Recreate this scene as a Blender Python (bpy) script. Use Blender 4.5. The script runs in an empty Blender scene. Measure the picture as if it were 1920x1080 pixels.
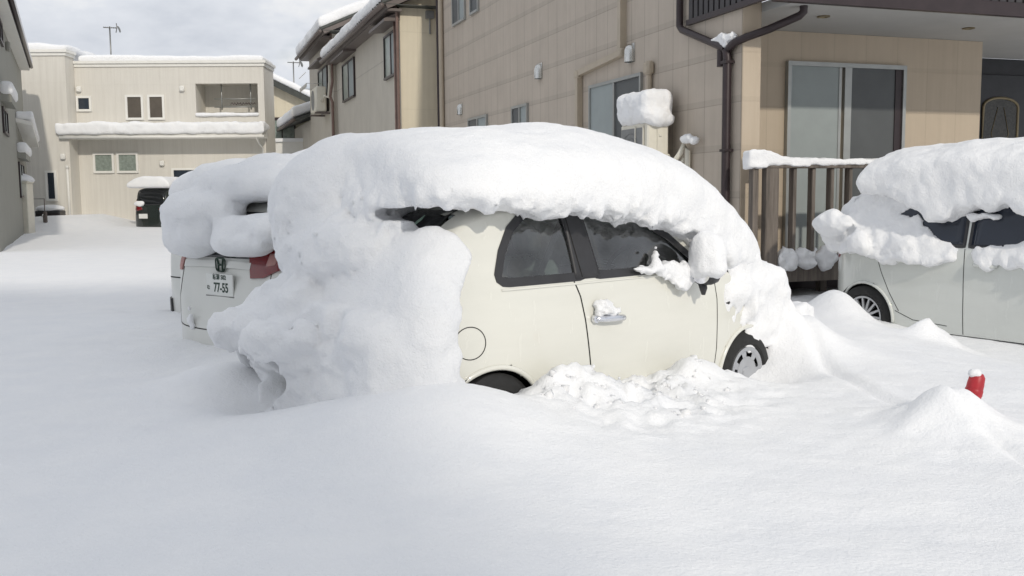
import bpy, math, random
import numpy as np
from mathutils import Vector, Matrix, noise as mnoise
from mathutils.bvhtree import BVHTree

scene = bpy.context.scene
COL = scene.collection
random.seed(7)
R = math.radians

# ------------------------------------------------------------------ objects
def tag(o, label=None, cat=None, group=None, kind=None):
    if label: o['label'] = label
    if cat: o['category'] = cat
    if group: o['group'] = group
    if kind: o['kind'] = kind
    return o

def thing(name, label, cat, loc=(0, 0, 0), rotz=0.0, group=None):
    o = bpy.data.objects.new(name, None)
    COL.objects.link(o)
    o.location = loc
    o.rotation_euler = (0, 0, rotz)
    o.empty_display_size = 0.2
    return tag(o, label, cat, group)

class MB:
    """collects shapes and links them as ONE mesh object"""
    def __init__(s):
        s.v, s.f = [], []
    def add(s, verts, faces):
        n = len(s.v)
        s.v.extend([tuple(map(float, p)) for p in verts])
        s.f.extend([tuple(i + n for i in f) for f in faces])
        return s
    def box(s, x0, x1, y0, y1, z0, z1, m=None):
        vs = [(x, y, z) for z in (z0, z1) for y in (y0, y1) for x in (x0, x1)]
        if m is not None: vs = [m @ Vector(p) for p in vs]
        return s.add(vs, [(0, 2, 3, 1), (4, 5, 7, 6), (0, 1, 5, 4), (2, 6, 7, 3), (0, 4, 6, 2), (1, 3, 7, 5)])
    def bbox(s, x0, x1, y0, y1, z0, z1, b=0.02, m=None):
        """box with chamfered edges"""
        b = min(b, (x1-x0)*.49, (y1-y0)*.49, (z1-z0)*.49)
        vs = []; idx = {}
        lo = (x0, y0, z0); hi = (x1, y1, z1)
        for sx in (0, 1):
            for sy in (0, 1):
                for sz in (0, 1):
                    sg = (sx, sy, sz)
                    for ax in range(3):
                        p = []
                        for k in range(3):
                            e = hi[k] if sg[k] else lo[k]
                            if k != ax: e += -b if sg[k] else b
                            p.append(e)
                        idx[(sg, ax)] = len(vs); vs.append(p)
        fs = []
        for ax in range(3):
            o1, o2 = [k for k in range(3) if k != ax]
            for sd in (0, 1):
                loop = []
                for a, c in ((0, 0), (1, 0), (1, 1), (0, 1)):
                    sg = [0, 0, 0]; sg[ax] = sd; sg[o1] = a; sg[o2] = c
                    loop.append(idx[(tuple(sg), ax)])
                fs.append(loop)
        for ax in range(3):
            o1, o2 = [k for k in range(3) if k != ax]
            for a in (0, 1):
                for c in (0, 1):
                    sg0 = [0, 0, 0]; sg0[o1] = a; sg0[o2] = c
                    sg1 = list(sg0); sg1[ax] = 1
                    fs.append([idx[(tuple(sg0), o1)], idx[(tuple(sg1), o1)], idx[(tuple(sg1), o2)], idx[(tuple(sg0), o2)]])
        for sx in (0, 1):
            for sy in (0, 1):
                for sz in (0, 1):
                    sg = (sx, sy, sz)
                    fs.append([idx[(sg, 0)], idx[(sg, 1)], idx[(sg, 2)]])
        if m is not None: vs = [m @ Vector(p) for p in vs]
        c = Vector(((x0+x1)/2, (y0+y1)/2, (z0+z1)/2))
        if m is not None: c = m @ c
        out = []
        for f in fs:
            p = [Vector(vs[i]) for i in f]
            nn = (p[1]-p[0]).cross(p[2]-p[0])
            out.append(f if nn.dot(p[0]-c) > 0 else f[::-1])
        return s.add(vs, out)
    def tube(s, pts, r, n=8, closed=False, squash=1.0):
        pts = [Vector(p) for p in pts]; N = len(pts)
        rr = r if isinstance(r, (list, tuple)) else [r]*N
        rings = []; up = None
        for i in range(N):
            a = pts[i-1] if (i > 0 or closed) else pts[i]
            b = pts[(i+1) % N] if (i < N-1 or closed) else pts[i]
            t = (b-a)
            if t.length < 1e-9: t = Vector((0, 0, 1))
            t.normalize()
            if up is None:
                up = Vector((0, 0, 1)) if abs(t.z) < .9 else Vector((1, 0, 0))
            up = (up - t*up.dot(t))
            if up.length < 1e-6: up = t.orthogonal()
            up.normalize(); sd = t.cross(up)
            off = math.pi/4 if n == 4 else 0
            k = 2**.5 if n == 4 else 1
            rings.append([pts[i] + (up*math.cos(off+2*math.pi*j/n)*squash + sd*math.sin(off+2*math.pi*j/n))*rr[i]*k for j in range(n)])
        vs = [p for g in rings for p in g]; fs = []
        M = N if closed else N-1
        for i in range(M):
            for j in range(n):
                a = i*n+j; b = i*n+(j+1) % n; c = ((i+1) % N)*n+(j+1) % n; d = ((i+1) % N)*n+j
                fs.append((a, d, c, b))
        if not closed:
            fs.append(tuple(range(n))); fs.append(tuple((N-1)*n+j for j in range(n))[::-1])
        return s.add(vs, fs)
    def lathe(s, prof, m, n=32, a0=0.0, a1=2*math.pi):
        """profile [(r, h)] round the local z axis of matrix m"""
        full = abs(a1-a0-2*math.pi) < 1e-6
        k = n if full else n+1
        vs = []
        for r, h in prof:
            for j in range(k):
                a = a0+(a1-a0)*j/n
                vs.append(m @ Vector((r*math.cos(a), r*math.sin(a), h)))
        fs = []
        for i in range(len(prof)-1):
            for j in range(n):
                j2 = (j+1) % k if full else j+1
                fs.append((i*k+j, i*k+j2, (i+1)*k+j2, (i+1)*k+j))
        return s.add(vs, fs)
    def prism(s, poly, frame, a, b):
        """poly of (u,v); frame(u,v,w)->xyz; extruded w=a..b"""
        n = len(poly)
        vs = [frame(u, v, a) for u, v in poly]+[frame(u, v, b) for u, v in poly]
        fs = [tuple(range(n))[::-1], tuple(range(n, 2*n))]
        for i in range(n):
            j = (i+1) % n
            fs.append((i, j, n+j, n+i))
        return s.add(vs, fs)
    def build(s, name, mat, parent=None, smooth=False, angle=None, recalc=True):
        me = bpy.data.meshes.new(name)
        me.from_pydata(s.v, [], s.f)
        if recalc:
            import bmesh
            bm = bmesh.new(); bm.from_mesh(me)
            bmesh.ops.recalc_face_normals(bm, faces=bm.faces[:])
            bm.to_mesh(me); bm.free()
        me.materials.append(mat)
        if smooth:
            me.polygons.foreach_set('use_smooth', [True]*len(me.polygons))
            if angle: me.set_sharp_from_angle(angle=R(angle))
        me.update()
        o = bpy.data.objects.new(name, me)
        COL.objects.link(o)
        if parent is not None: o.parent = parent
        return o

def loc_rot(o, loc, rz=0.0):
    o.location = loc; o.rotation_euler = (0, 0, rz)
    return o

# ------------------------------------------------------------------ numpy noise and signed distance snow
def _hash(ix, iy, iz, seed):
    h = (ix.astype(np.uint32)*np.uint32(374761393) + iy.astype(np.uint32)*np.uint32(668265263)
         + iz.astype(np.uint32)*np.uint32(2147483647) + np.uint32((seed*974634541+77) & 0xffffffff))
    h = (h ^ (h >> np.uint32(13)))*np.uint32(1274126177)
    h = (h ^ (h >> np.uint32(16)))*np.uint32(2246822519)
    h = h ^ (h >> np.uint32(15))
    return h.astype(np.float32)*np.float32(2.0/4294967295.0)-np.float32(1)

def vnoise(x, y, z, seed=0):
    x = np.asarray(x, np.float32); y = np.asarray(y, np.float32); z = np.asarray(z, np.float32)
    x, y, z = np.broadcast_arrays(x, y, z)
    xi = np.floor(x); yi = np.floor(y); zi = np.floor(z)
    fx = x-xi; fy = y-yi; fz = z-zi
    fx = fx*fx*fx*(fx*(fx*6-15)+10); fy = fy*fy*fy*(fy*(fy*6-15)+10); fz = fz*fz*fz*(fz*(fz*6-15)+10)
    xi = xi.astype(np.int64); yi = yi.astype(np.int64); zi = zi.astype(np.int64)
    def c(a, b, d): return _hash(xi+a, yi+b, zi+d, seed)
    x00 = c(0,0,0)*(1-fx)+c(1,0,0)*fx; x10 = c(0,1,0)*(1-fx)+c(1,1,0)*fx
    x01 = c(0,0,1)*(1-fx)+c(1,0,1)*fx; x11 = c(0,1,1)*(1-fx)+c(1,1,1)*fx
    return (x00*(1-fy)+x10*fy)*(1-fz)+(x01*(1-fy)+x11*fy)*fz

def fbm(x, y, z, f, oct=3, seed=0, gain=.5):
    out = 0; a = 1.0
    for k in range(oct):
        out = out+a*vnoise(x*f, y*f, z*f, seed+k*17)
        f *= 2.03; a *= gain
    return out

def smin(a, b, k): 
    h = np.clip(.5+.5*(b-a)/k, 0, 1)
    return b*(1-h)+a*h-k*h*(1-h)
def smax(a, b, k): return -smin(-a, -b, k)
def ell(X, Y, Z, c, r):
    q = np.sqrt(((X-c[0])/r[0])**2+((Y-c[1])/r[1])**2+((Z-c[2])/r[2])**2)
    return (q-1)*min(r)*.5+(q-1)*(sum(r)/3)*.5
def rbox(X, Y, Z, c, h, r):
    qx = np.abs(X-c[0])-h[0]+r; qy = np.abs(Y-c[1])-h[1]+r; qz = np.abs(Z-c[2])-h[2]+r
    return np.sqrt(np.maximum(qx,0)**2+np.maximum(qy,0)**2+np.maximum(qz,0)**2)+np.minimum(np.maximum(qx,np.maximum(qy,qz)),0)-r
def tab(x, table):
    xs = [p[0] for p in table]; ys = [p[1] for p in table]
    # smooth (monotone cubic-like) interpolation by Catmull-Rom on a fine lookup
    t = np.linspace(xs[0], xs[-1], 400)
    yl = np.interp(t, xs, ys)
    k = np.ones(13)/13
    yp = np.concatenate([np.full(6, yl[0]), yl, np.full(6, yl[-1])])
    ys2 = np.convolve(yp, k, 'valid')
    return np.interp(x, t, ys2)

def surface_nets(V, org, h):
    nx, ny, nz = V.shape
    ins = V < 0
    s = np.zeros((nx-1, ny-1, nz-1), np.int8)
    for a in (0,1):
        for b in (0,1):
            for c in (0,1):
                s += ins[a:nx-1+a, b:ny-1+b, c:nz-1+c]
    act = (s > 0) & (s < 8)
    ci = np.argwhere(act)
    idx = -np.ones(act.shape, np.int64); idx[act] = np.arange(len(ci))
    acc = np.zeros((len(ci), 3)); cnt = np.zeros(len(ci))
    i, j, k = ci[:,0], ci[:,1], ci[:,2]
    corners = [(a,b,c) for a in (0,1) for b in (0,1) for c in (0,1)]
    for p in corners:
        for ax in range(3):
            if p[ax] == 1: continue
            q = list(p); q[ax] = 1
            v0 = V[i+p[0], j+p[1], k+p[2]]; v1 = V[i+q[0], j+q[1], k+q[2]]
            m = (v0 < 0) != (v1 < 0)
            t = np.where(m, v0/np.where(v0 == v1, 1, v0-v1), 0)
            pt = np.tile(np.array(p, float), (len(ci),1)); pt[:,ax] += t
            acc[m] += pt[m]; cnt[m] += 1
    P = (ci+acc/np.maximum(cnt,1)[:,None])*h+np.array(org)
    faces = []
    for ax in range(3):
        o1, o2 = [(1,2),(2,0),(0,1)][ax]
        sl0 = [slice(None)]*3; sl1 = [slice(None)]*3
        sl0[ax] = slice(0,-1); sl1[ax] = slice(1,None)
        ch = ins[tuple(sl0)] != ins[tuple(sl1)]
        e = np.argwhere(ch)
        ok = (e[:,o1] > 0) & (e[:,o2] > 0) & (e[:,o1] < V.shape[o1]-1) & (e[:,o2] < V.shape[o2]-1)
        e = e[ok]
        def cell(d1, d2):
            q = e.copy(); q[:,o1] -= d1; q[:,o2] -= d2
            return idx[q[:,0], q[:,1], q[:,2]]
        quad = np.stack([cell(1,1), cell(0,1), cell(0,0), cell(1,0)], 1)
        inside0 = ins[e[:,0], e[:,1], e[:,2]]
        quad[~inside0] = quad[~inside0][:, ::-1]
        faces.append(quad)
    return P, np.concatenate(faces)

def snow_sdf(name, fn, lo, hi, h, mat, loc=(0,0,0), rz=0.0, parent=None, relax=1):
    """solid of a signed distance function, meshed on a grid of step h"""
    lo = np.array(lo, float); hi = np.array(hi, float)
    n = np.ceil((hi-lo)/h).astype(int)+1
    X, Y, Z = np.meshgrid(*[lo[a]+h*np.arange(n[a]) for a in range(3)], indexing='ij')
    X = X.astype(np.float32); Y = Y.astype(np.float32); Z = Z.astype(np.float32)
    V = np.asarray(fn(X, Y, Z), np.float32)
    V[0] = V[-1] = 1; V[:,0] = V[:,-1] = 1; V[:,:,0] = V[:,:,-1] = 1
    P, F = surface_nets(V, lo, h)
    me = bpy.data.meshes.new(name)
    me.from_pydata(P.tolist(), [], F.tolist())
    me.materials.append(mat)
    me.polygons.foreach_set('use_smooth', [True]*len(me.polygons))
    me.update()
    o = bpy.data.objects.new(name, me); COL.objects.link(o)
    if parent is not None: o.parent = parent
    return loc_rot(o, loc, rz)

# ------------------------------------------------------------------ materials
def newmat(name):
    m = bpy.data.materials.new(name); m.use_nodes = True
    nt = m.node_tree
    b = nt.nodes['Principled BSDF']
    return m, nt, b
def N(nt, t, **kw):
    n = nt.nodes.new(t)
    for k, v in kw.items():
        if k.startswith('i_'): n.inputs[k[2:].replace('_', ' ')].default_value = v
        else: setattr(n, k, v)
    return n
def coords(nt, scale=(1,1,1), kind='Object', rot=(0,0,0)):
    tc = N(nt, 'ShaderNodeTexCoord'); mp = N(nt, 'ShaderNodeMapping')
    mp.inputs['Scale'].default_value = scale; mp.inputs['Rotation'].default_value = rot
    nt.links.new(tc.outputs[kind], mp.inputs['Vector'])
    return mp.outputs['Vector']
def noise_tex(nt, vec, scale, detail=3, rough=.5):
    n = N(nt, 'ShaderNodeTexNoise'); n.inputs['Scale'].default_value = scale
    n.inputs['Detail'].default_value = detail; n.inputs['Roughness'].default_value = rough
    nt.links.new(vec, n.inputs['Vector']); return n.outputs['Fac']
def ramp(nt, fac, stops):
    r = N(nt, 'ShaderNodeValToRGB')
    el = r.color_ramp.elements
    while len(el) < len(stops): el.new(.5)
    for e, (p, c) in zip(el, stops):
        e.position = p; e.color = (*c, 1) if len(c) == 3 else c
    nt.links.new(fac, r.inputs['Fac']); return r.outputs['Color']
def math_n(nt, op, a, b=None, c=None):
    n = N(nt, 'ShaderNodeMath', operation=op)
    for i, v in enumerate((a, b, c)):
        if v is None: continue
        if isinstance(v, (int, float)): n.inputs[i].default_value = v
        else: nt.links.new(v, n.inputs[i])
    return n.outputs[0]
def bump(nt, b, h, strength=.2, dist=.01):
    n = N(nt, 'ShaderNodeBump'); n.inputs['Strength'].default_value = strength
    n.inputs['Distance'].default_value = dist
    nt.links.new(h, n.inputs['Height']); nt.links.new(n.outputs['Normal'], b.inputs['Normal'])
def simple(name, col, rough=.5, metal=0.0, var=.08, scale=6.0, bmp=0.0, bscale=60, coat=0.0, spec=.5):
    """plain procedural: colour with soft mottling, slight roughness change"""
    m, nt, b = newmat(name)
    v = coords(nt)
    f = noise_tex(nt, v, scale, 4, .6)
    lo = tuple(max(0, c*(1-var)) for c in col); hi = tuple(min(1, c*(1+var)) for c in col)
    nt.links.new(ramp(nt, f, [(.3, lo), (.7, hi)]), b.inputs['Base Color'])
    b.inputs['Roughness'].default_value = rough; b.inputs['Metallic'].default_value = metal
    b.inputs['Coat Weight'].default_value = coat; b.inputs['Specular IOR Level'].default_value = spec
    if bmp: bump(nt, b, noise_tex(nt, v, bscale, 3), bmp, .004)
    return m
def snow_mat(name, big=5, fine=70, s=.35):
    m, nt, b = newmat(name)
    v = coords(nt)
    n1 = noise_tex(nt, v, big, 5, .6); n2 = noise_tex(nt, v, fine, 3, .6)
    nt.links.new(ramp(nt, n1, [(.35, (.845, .855, .875)), (.65, (.885, .89, .90))]), b.inputs['Base Color'])
    b.inputs['Roughness'].default_value = .75
    b.inputs['Specular IOR Level'].default_value = .25
    n3 = noise_tex(nt, v, fine*.32, 4, .65)
    h = math_n(nt, 'ADD', math_n(nt, 'ADD', math_n(nt, 'MULTIPLY', n1, 1.0), math_n(nt, 'MULTIPLY', n3, .55)), math_n(nt, 'MULTIPLY', n2, .45))
    bump(nt, b, h, s, .03)
    return m
def glass_mat(name, tint=(.62, .70, .70), rough=.02):
    m = bpy.data.materials.new(name); m.use_nodes = True
    nt = m.node_tree; nt.nodes.clear()
    out = N(nt, 'ShaderNodeOutputMaterial'); mix = N(nt, 'ShaderNodeMixShader')
    tr = N(nt, 'ShaderNodeBsdfTransparent'); gl = N(nt, 'ShaderNodeBsdfGlossy')
    tr.inputs['Color'].default_value = (*tint, 1); gl.inputs['Roughness'].default_value = rough
    fr = N(nt, 'ShaderNodeFresnel'); fr.inputs['IOR'].default_value = 1.5
    v = coords(nt); f = noise_tex(nt, v, 3, 3)
    add = math_n(nt, 'ADD', fr.outputs['Fac'], math_n(nt, 'MULTIPLY', f, .26))
    nt.links.new(add, mix.inputs['Fac']); nt.links.new(tr.outputs[0], mix.inputs[1]); nt.links.new(gl.outputs[0], mix.inputs[2])
    nt.links.new(mix.outputs[0], out.inputs['Surface'])
    return m
def siding_mat(name, col, horiz_axis, pw=.40, ph=.545, band=.075, bandcol=.82, groove=.6, warm=.05, vgroove=True):
    """fibre-cement boards: vertical grooves every pw, a rougher darker band at each board joint"""
    m, nt, b = newmat(name)
    v = coords(nt)
    sep = N(nt, 'ShaderNodeSeparateXYZ'); nt.links.new(v, sep.inputs[0])
    hx = sep.outputs[horiz_axis]; z = sep.outputs['Z']
    def line(c, p, w, off=0.0):      # 1 on the line
        t = math_n(nt, 'FRACT', math_n(nt, 'DIVIDE', math_n(nt, 'ADD', c, off+100*p), p))
        return math_n(nt, 'LESS_THAN', t, w/p)
    gv = line(hx, pw, .012); gh = line(z, ph, .01, .17); bd = line(z, ph, band, .17)
    n = noise_tex(nt, v, 1.3, 5, .65); n2 = noise_tex(nt, v, 45, 3)
    base = ramp(nt, n, [(.3, tuple(c*(1-warm*1.4) for c in col)), (.7, tuple(c*(1+warm) for c in col))])
    def mul(colr, fac, k):
        mx = N(nt, 'ShaderNodeMix', data_type='RGBA', blend_type='MULTIPLY')
        nt.links.new(fac, mx.inputs[0]); nt.links.new(colr, mx.inputs[6]); mx.inputs[7].default_value = (k, k, k, 1)
        return mx.outputs[2]
    c = mul(base, bd, bandcol)
    if vgroove: c = mul(c, gv, groove)
    c = mul(c, gh, groove+.1)
    # rain streaks below joints
    vs = coords(nt, (9, 9, .5)); st = noise_tex(nt, vs, 1.0, 4, .6)
    c2 = N(nt, 'ShaderNodeMix', data_type='RGBA', blend_type='MULTIPLY'); c2.inputs[0].default_value = .5
    nt.links.new(c, c2.inputs[6]); nt.links.new(ramp(nt, st, [(.3, (.86, .85, .84)), (.6, (1, 1, 1))]), c2.inputs[7])
    nt.links.new(c2.outputs[2], b.inputs['Base Color'])
    b.inputs['Roughness'].default_value = .7
    hgt = math_n(nt, 'SUBTRACT', math_n(nt, 'MULTIPLY', n2, .15), math_n(nt, 'MAXIMUM', math_n(nt, 'MULTIPLY', gv, .6 if vgroove else 0), math_n(nt, 'MULTIPLY', gh, .8)))
    bump(nt, b, hgt, .5, .01)
    return m
def wood_mat(name, col):
    m, nt, b = newmat(name)
    v = coords(nt, (14, 14, .9)); n = noise_tex(nt, v, 1.6, 6, .65)
    nt.links.new(ramp(nt, n, [(.28, tuple(c*.45 for c in col)), (.52, col), (.75, tuple(c*1.45 for c in col))]), b.inputs['Base Color'])
    b.inputs['Roughness'].default_value = .85
    bump(nt, b, n, .5, .006)
    return m

M = {}
M['snow'] = snow_mat('snow_soft', 6, 85, .5)
M['snow_ground'] = snow_mat('snow_field', 2.6, 60, .42)
M['cream'] = simple('cream_paint', (.70, .69, .615), .25, 0, .02, 2, coat=1.0)
def car_paint(name, col):
    m, nt, b = newmat(name)
    v = coords(nt, (1.2, 1.2, 7)); f = noise_tex(nt, v, 1.6, 5, .6)
    nt.links.new(ramp(nt, f, [(.3, tuple(c*.975 for c in col)), (.7, tuple(min(1, c*1.01) for c in col))]), b.inputs['Base Color'])
    v2 = coords(nt, (6, 6, 1.2)); f2 = noise_tex(nt, v2, 3, 5, .65)
    nt.links.new(ramp(nt, f2, [(.35, (.17, .17, .17)), (.7, (.30, .30, .30))]), b.inputs['Roughness'])
    b.inputs['Coat Weight'].default_value = 1; b.inputs['Coat Roughness'].default_value = .06
    return m
M['cream'] = car_paint('cream_paint_weathered', (.73, .725, .66))
M['white_car'] = simple('white_paint', (.66, .665, .63), .3, 0, .03, 2, coat=.5)
M['silver_car'] = car_paint('pale_silver_paint', (.62, .64, .61))
M['black_car'] = simple('dark_green_black_paint', (.018, .025, .022), .2, 0, .1, 3, coat=.6)
M['rubber'] = simple('tyre_rubber', (.018, .018, .018), .8, 0, .2, 20, .3)
M['blacktrim'] = simple('black_trim', (.03, .03, .033), .45, 0, .15, 10)
M['gap'] = simple('shut_gap', (.012, .011, .01), .9, 0, .2, 10)
M['dark'] = simple('dark_void', (.012, .012, .013), .95, 0, .2, 8)
M['alloy'] = simple('wheel_alloy', (.50, .51, .53), .38, .75, .06, 8)
M['chrome'] = simple('chrome', (.75, .76, .8), .12, 1.0, .03, 8)
M['cabin'] = simple('cabin_cloth', (.05, .052, .055), .9, 0, .2, 15)
M['seatgrey'] = simple('seat_cloth', (.30, .32, .29), .9, 0, .15, 20)
M['carglass'] = glass_mat('car_glass')
M['darkglass'] = simple('dark_tinted_glass', (.012, .014, .016), .06, 0, .1, 3, coat=.3)
M['blueglass'] = simple('blue_dark_glass', (.02, .026, .04), .08, 0, .1, 3)
M['red_lamp'] = simple('red_lamp_plastic', (.16, .006, .009), .15, 0, .15, 8, coat=.5)
M['pink_lamp'] = simple('frosted_lamp', (.42, .22, .20), .5, 0, .2, 8)
M['plate'] = simple('plate_white', (.72, .73, .70), .5, 0, .03, 10)
M['plate_ink'] = simple('plate_ink', (.02, .045, .03), .6, 0, .1, 10)
M['siding_left'] = siding_mat('beige_siding_left', (.475, .415, .35), 'Y', band=.08, bandcol=.90, groove=.72)
M['siding_front'] = siding_mat('beige_siding_front', (.49, .41, .315), 'X', .5, .545, .06, .95, .9, .03)
M['soffit'] = simple('soffit_board', (.42, .42, .41), .8, 0, .04, 2)
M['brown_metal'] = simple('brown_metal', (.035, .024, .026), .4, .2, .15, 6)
M['brown_ribbed'] = simple('dark_cladding', (.045, .042, .045), .55, .1, .2, 3)
M['tan_pipe'] = simple('tan_pipe', (.42, .36, .28), .5, 0, .06, 6)
M['alu'] = simple('window_aluminium', (.36, .37, .36), .4, .5, .06, 6)
M['blind'] = simple('pale_blind', (.30, .335, .335), .7, 0, .05, 3)
M['screen'] = simple('insect_screen', (.085, .092, .095), .5, 0, .08, 3)
M['steel'] = simple('stainless_hood', (.6, .6, .58), .25, 1.0, .08, 12)
M['deckwood'] = wood_mat('weathered_deck_wood', (.155, .132, .113))
M['door'] = simple('entrance_door', (.022, .023, .028), .4, 0, .15, 6)
M['brass'] = simple('brass_trim', (.22, .18, .11), .4, .5, .1, 8)
M['textglass'] = simple('textured_glass', (.035, .033, .028), .25, 0, .5, 30, .6, 25)
M['plaster2'] = siding_mat('grey_stucco', (.53, .495, .43), 'Y', 3.0, 2.62, .03, .8, .95, .05, False)
M['yellow2'] = siding_mat('cream_boards', (.66, .60, .47), 'X', .45, 1.9, .02, .95, .9, .03)
M['tile'] = simple('dark_roof_tile', (.05, .055, .05), .6, 0, .2, 8)
M['gutter'] = simple('brown_gutter', (.12, .098, .09), .5, 0, .1, 6)
M['pinkpipe'] = simple('faded_downpipe', (.20, .135, .115), .6, 0, .15, 6)
M['acbody'] = simple('ac_cream_enamel', (.70, .67, .58), .4, 0, .05, 8)
M['acgrill'] = simple('ac_grille_grey', (.22, .225, .225), .5, .2, .1, 10)
M['white_bld'] = siding_mat('pale_siding', (.68, .655, .60), 'X', .25, 6.0, .02, .97, .95, .015)
M['white_bld_side'] = siding_mat('pale_siding_side', (.68, .655, .60), 'Y', .25, 6.0, .02, .97, .95, .015)
M['white_trim'] = simple('white_trim', (.78, .77, .73), .5, 0, .03, 6)
M['paneglass'] = simple('window_glass', (.035, .045, .06), .06, 0, .2, 2)
M['brownpane'] = simple('brown_glass', (.12, .105, .09), .12, 0, .15, 2)
M['curtain'] = simple('curtain_glass', (.24, .28, .25), .3, 0, .25, 9)
M['left_bld'] = siding_mat('grey_green_siding', (.29, .29, .26), 'Y', .45, 3.0, .02, .97, .95, .03)
M['red'] = simple('red_plastic', (.42, .02, .03), .45, 0, .2, 12)
M['cable'] = simple('black_cable', (.02, .02, .02), .7, 0, .1, 5)
M['antenna'] = simple('antenna_metal', (.25, .25, .24), .4, .7, .1, 5)
M['pole_white'] = simple('white_hanger_pole', (.7, .68, .63), .5, 0, .05, 8)
# ------------------------------------------------------------------ camera, world, sun
SUN_AZ = 21.0      # light travels this many degrees left of straight ahead
SUN_EL = 30.0
cam = bpy.data.cameras.new('camera'); co = bpy.data.objects.new('camera', cam); COL.objects.link(co)
co.location = (0, 0, 1.5616)
F = Vector((0, math.cos(.100156), -math.sin(.100156))); R1 = Vector((1, 0, 0)); U1 = R1.cross(F)
rl = -.00835307
RR = R1*math.cos(rl)+U1*math.sin(rl); UU = -R1*math.sin(rl)+U1*math.cos(rl)
co.matrix_world = Matrix(((RR.x, UU.x, -F.x, 0), (RR.y, UU.y, -F.y, 0), (RR.z, UU.z, -F.z, 1.5616), (0, 0, 0, 1)))
cam.sensor_width = 36; cam.lens = 36*1796.98/1920
cam.clip_start = .05; cam.clip_end = 2000
scene.camera = co
S = Vector((math.sin(R(SUN_AZ))*math.cos(R(SUN_EL)), -math.cos(R(SUN_AZ))*math.cos(R(SUN_EL)), math.sin(R(SUN_EL))))
sl = bpy.data.lights.new('sun', 'SUN'); so = bpy.data.objects.new('sun', sl); COL.objects.link(so)
sl.energy = 2.7; sl.angle = R(1.5); sl.color = (1.0, .93, .82)
so.rotation_euler = S.to_track_quat('Z', 'Y').to_euler(); so.location = (8, -20, 20)
wd = bpy.data.worlds.new('World'); scene.world = wd; wd.use_nodes = True
nt = wd.node_tree; bg = nt.nodes['Background']
sky = N(nt, 'ShaderNodeTexSky', sky_type='NISHITA'); sky.sun_disc = False
sky.sun_elevation = R(SUN_EL); sky.sun_rotation = math.atan2(S.x, S.y)
sky.air_density = 1.0; sky.dust_density = 2.0
tc = N(nt, 'ShaderNodeTexCoord')
mp = N(nt, 'ShaderNodeMapping'); mp.inputs['Scale'].default_value = (1, 1, 2.2); mp.inputs['Location'].default_value = (.35, .2, 0)
nt.links.new(tc.outputs['Generated'], mp.inputs['Vector'])
c1 = noise_tex(nt, mp.outputs['Vector'], 3.2, 7, .55)
c2 = noise_tex(nt, mp.outputs['Vector'], 5.5, 6, .6)
cover = ramp(nt, c1, [(.30, (0, 0, 0)), (.46, (1, 1, 1))])
shade = ramp(nt, c2, [(.33, (10.0, 10.6, 11.7)), (.52, (12.4, 12.9, 13.8)), (.66, (15.5, 15.5, 15.4))])
mx = N(nt, 'ShaderNodeMix', data_type='RGBA')
nt.links.new(cover, mx.inputs[0]); nt.links.new(sky.outputs['Color'], mx.inputs[6]); nt.links.new(shade, mx.inputs[7])
nt.links.new(mx.outputs[2], bg.inputs['Color'])
bg.inputs['Strength'].default_value = .089
vs = scene.view_settings
vs.view_transform = 'Standard'; vs.look = 'None'; vs.gamma = 1; vs.exposure = -.56; vs.use_curve_mapping = False
# ------------------------------------------------------------------ generic car shell
def in_poly(x, y, poly):
    c = False; n = len(poly)
    for i in range(n):
        x1, y1 = poly[i]; x2, y2 = poly[(i+1) % n]
        if (y1 > y) != (y2 > y) and x < (x2-x1)*(y-y1)/(y2-y1)+x1: c = not c
    return c

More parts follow.
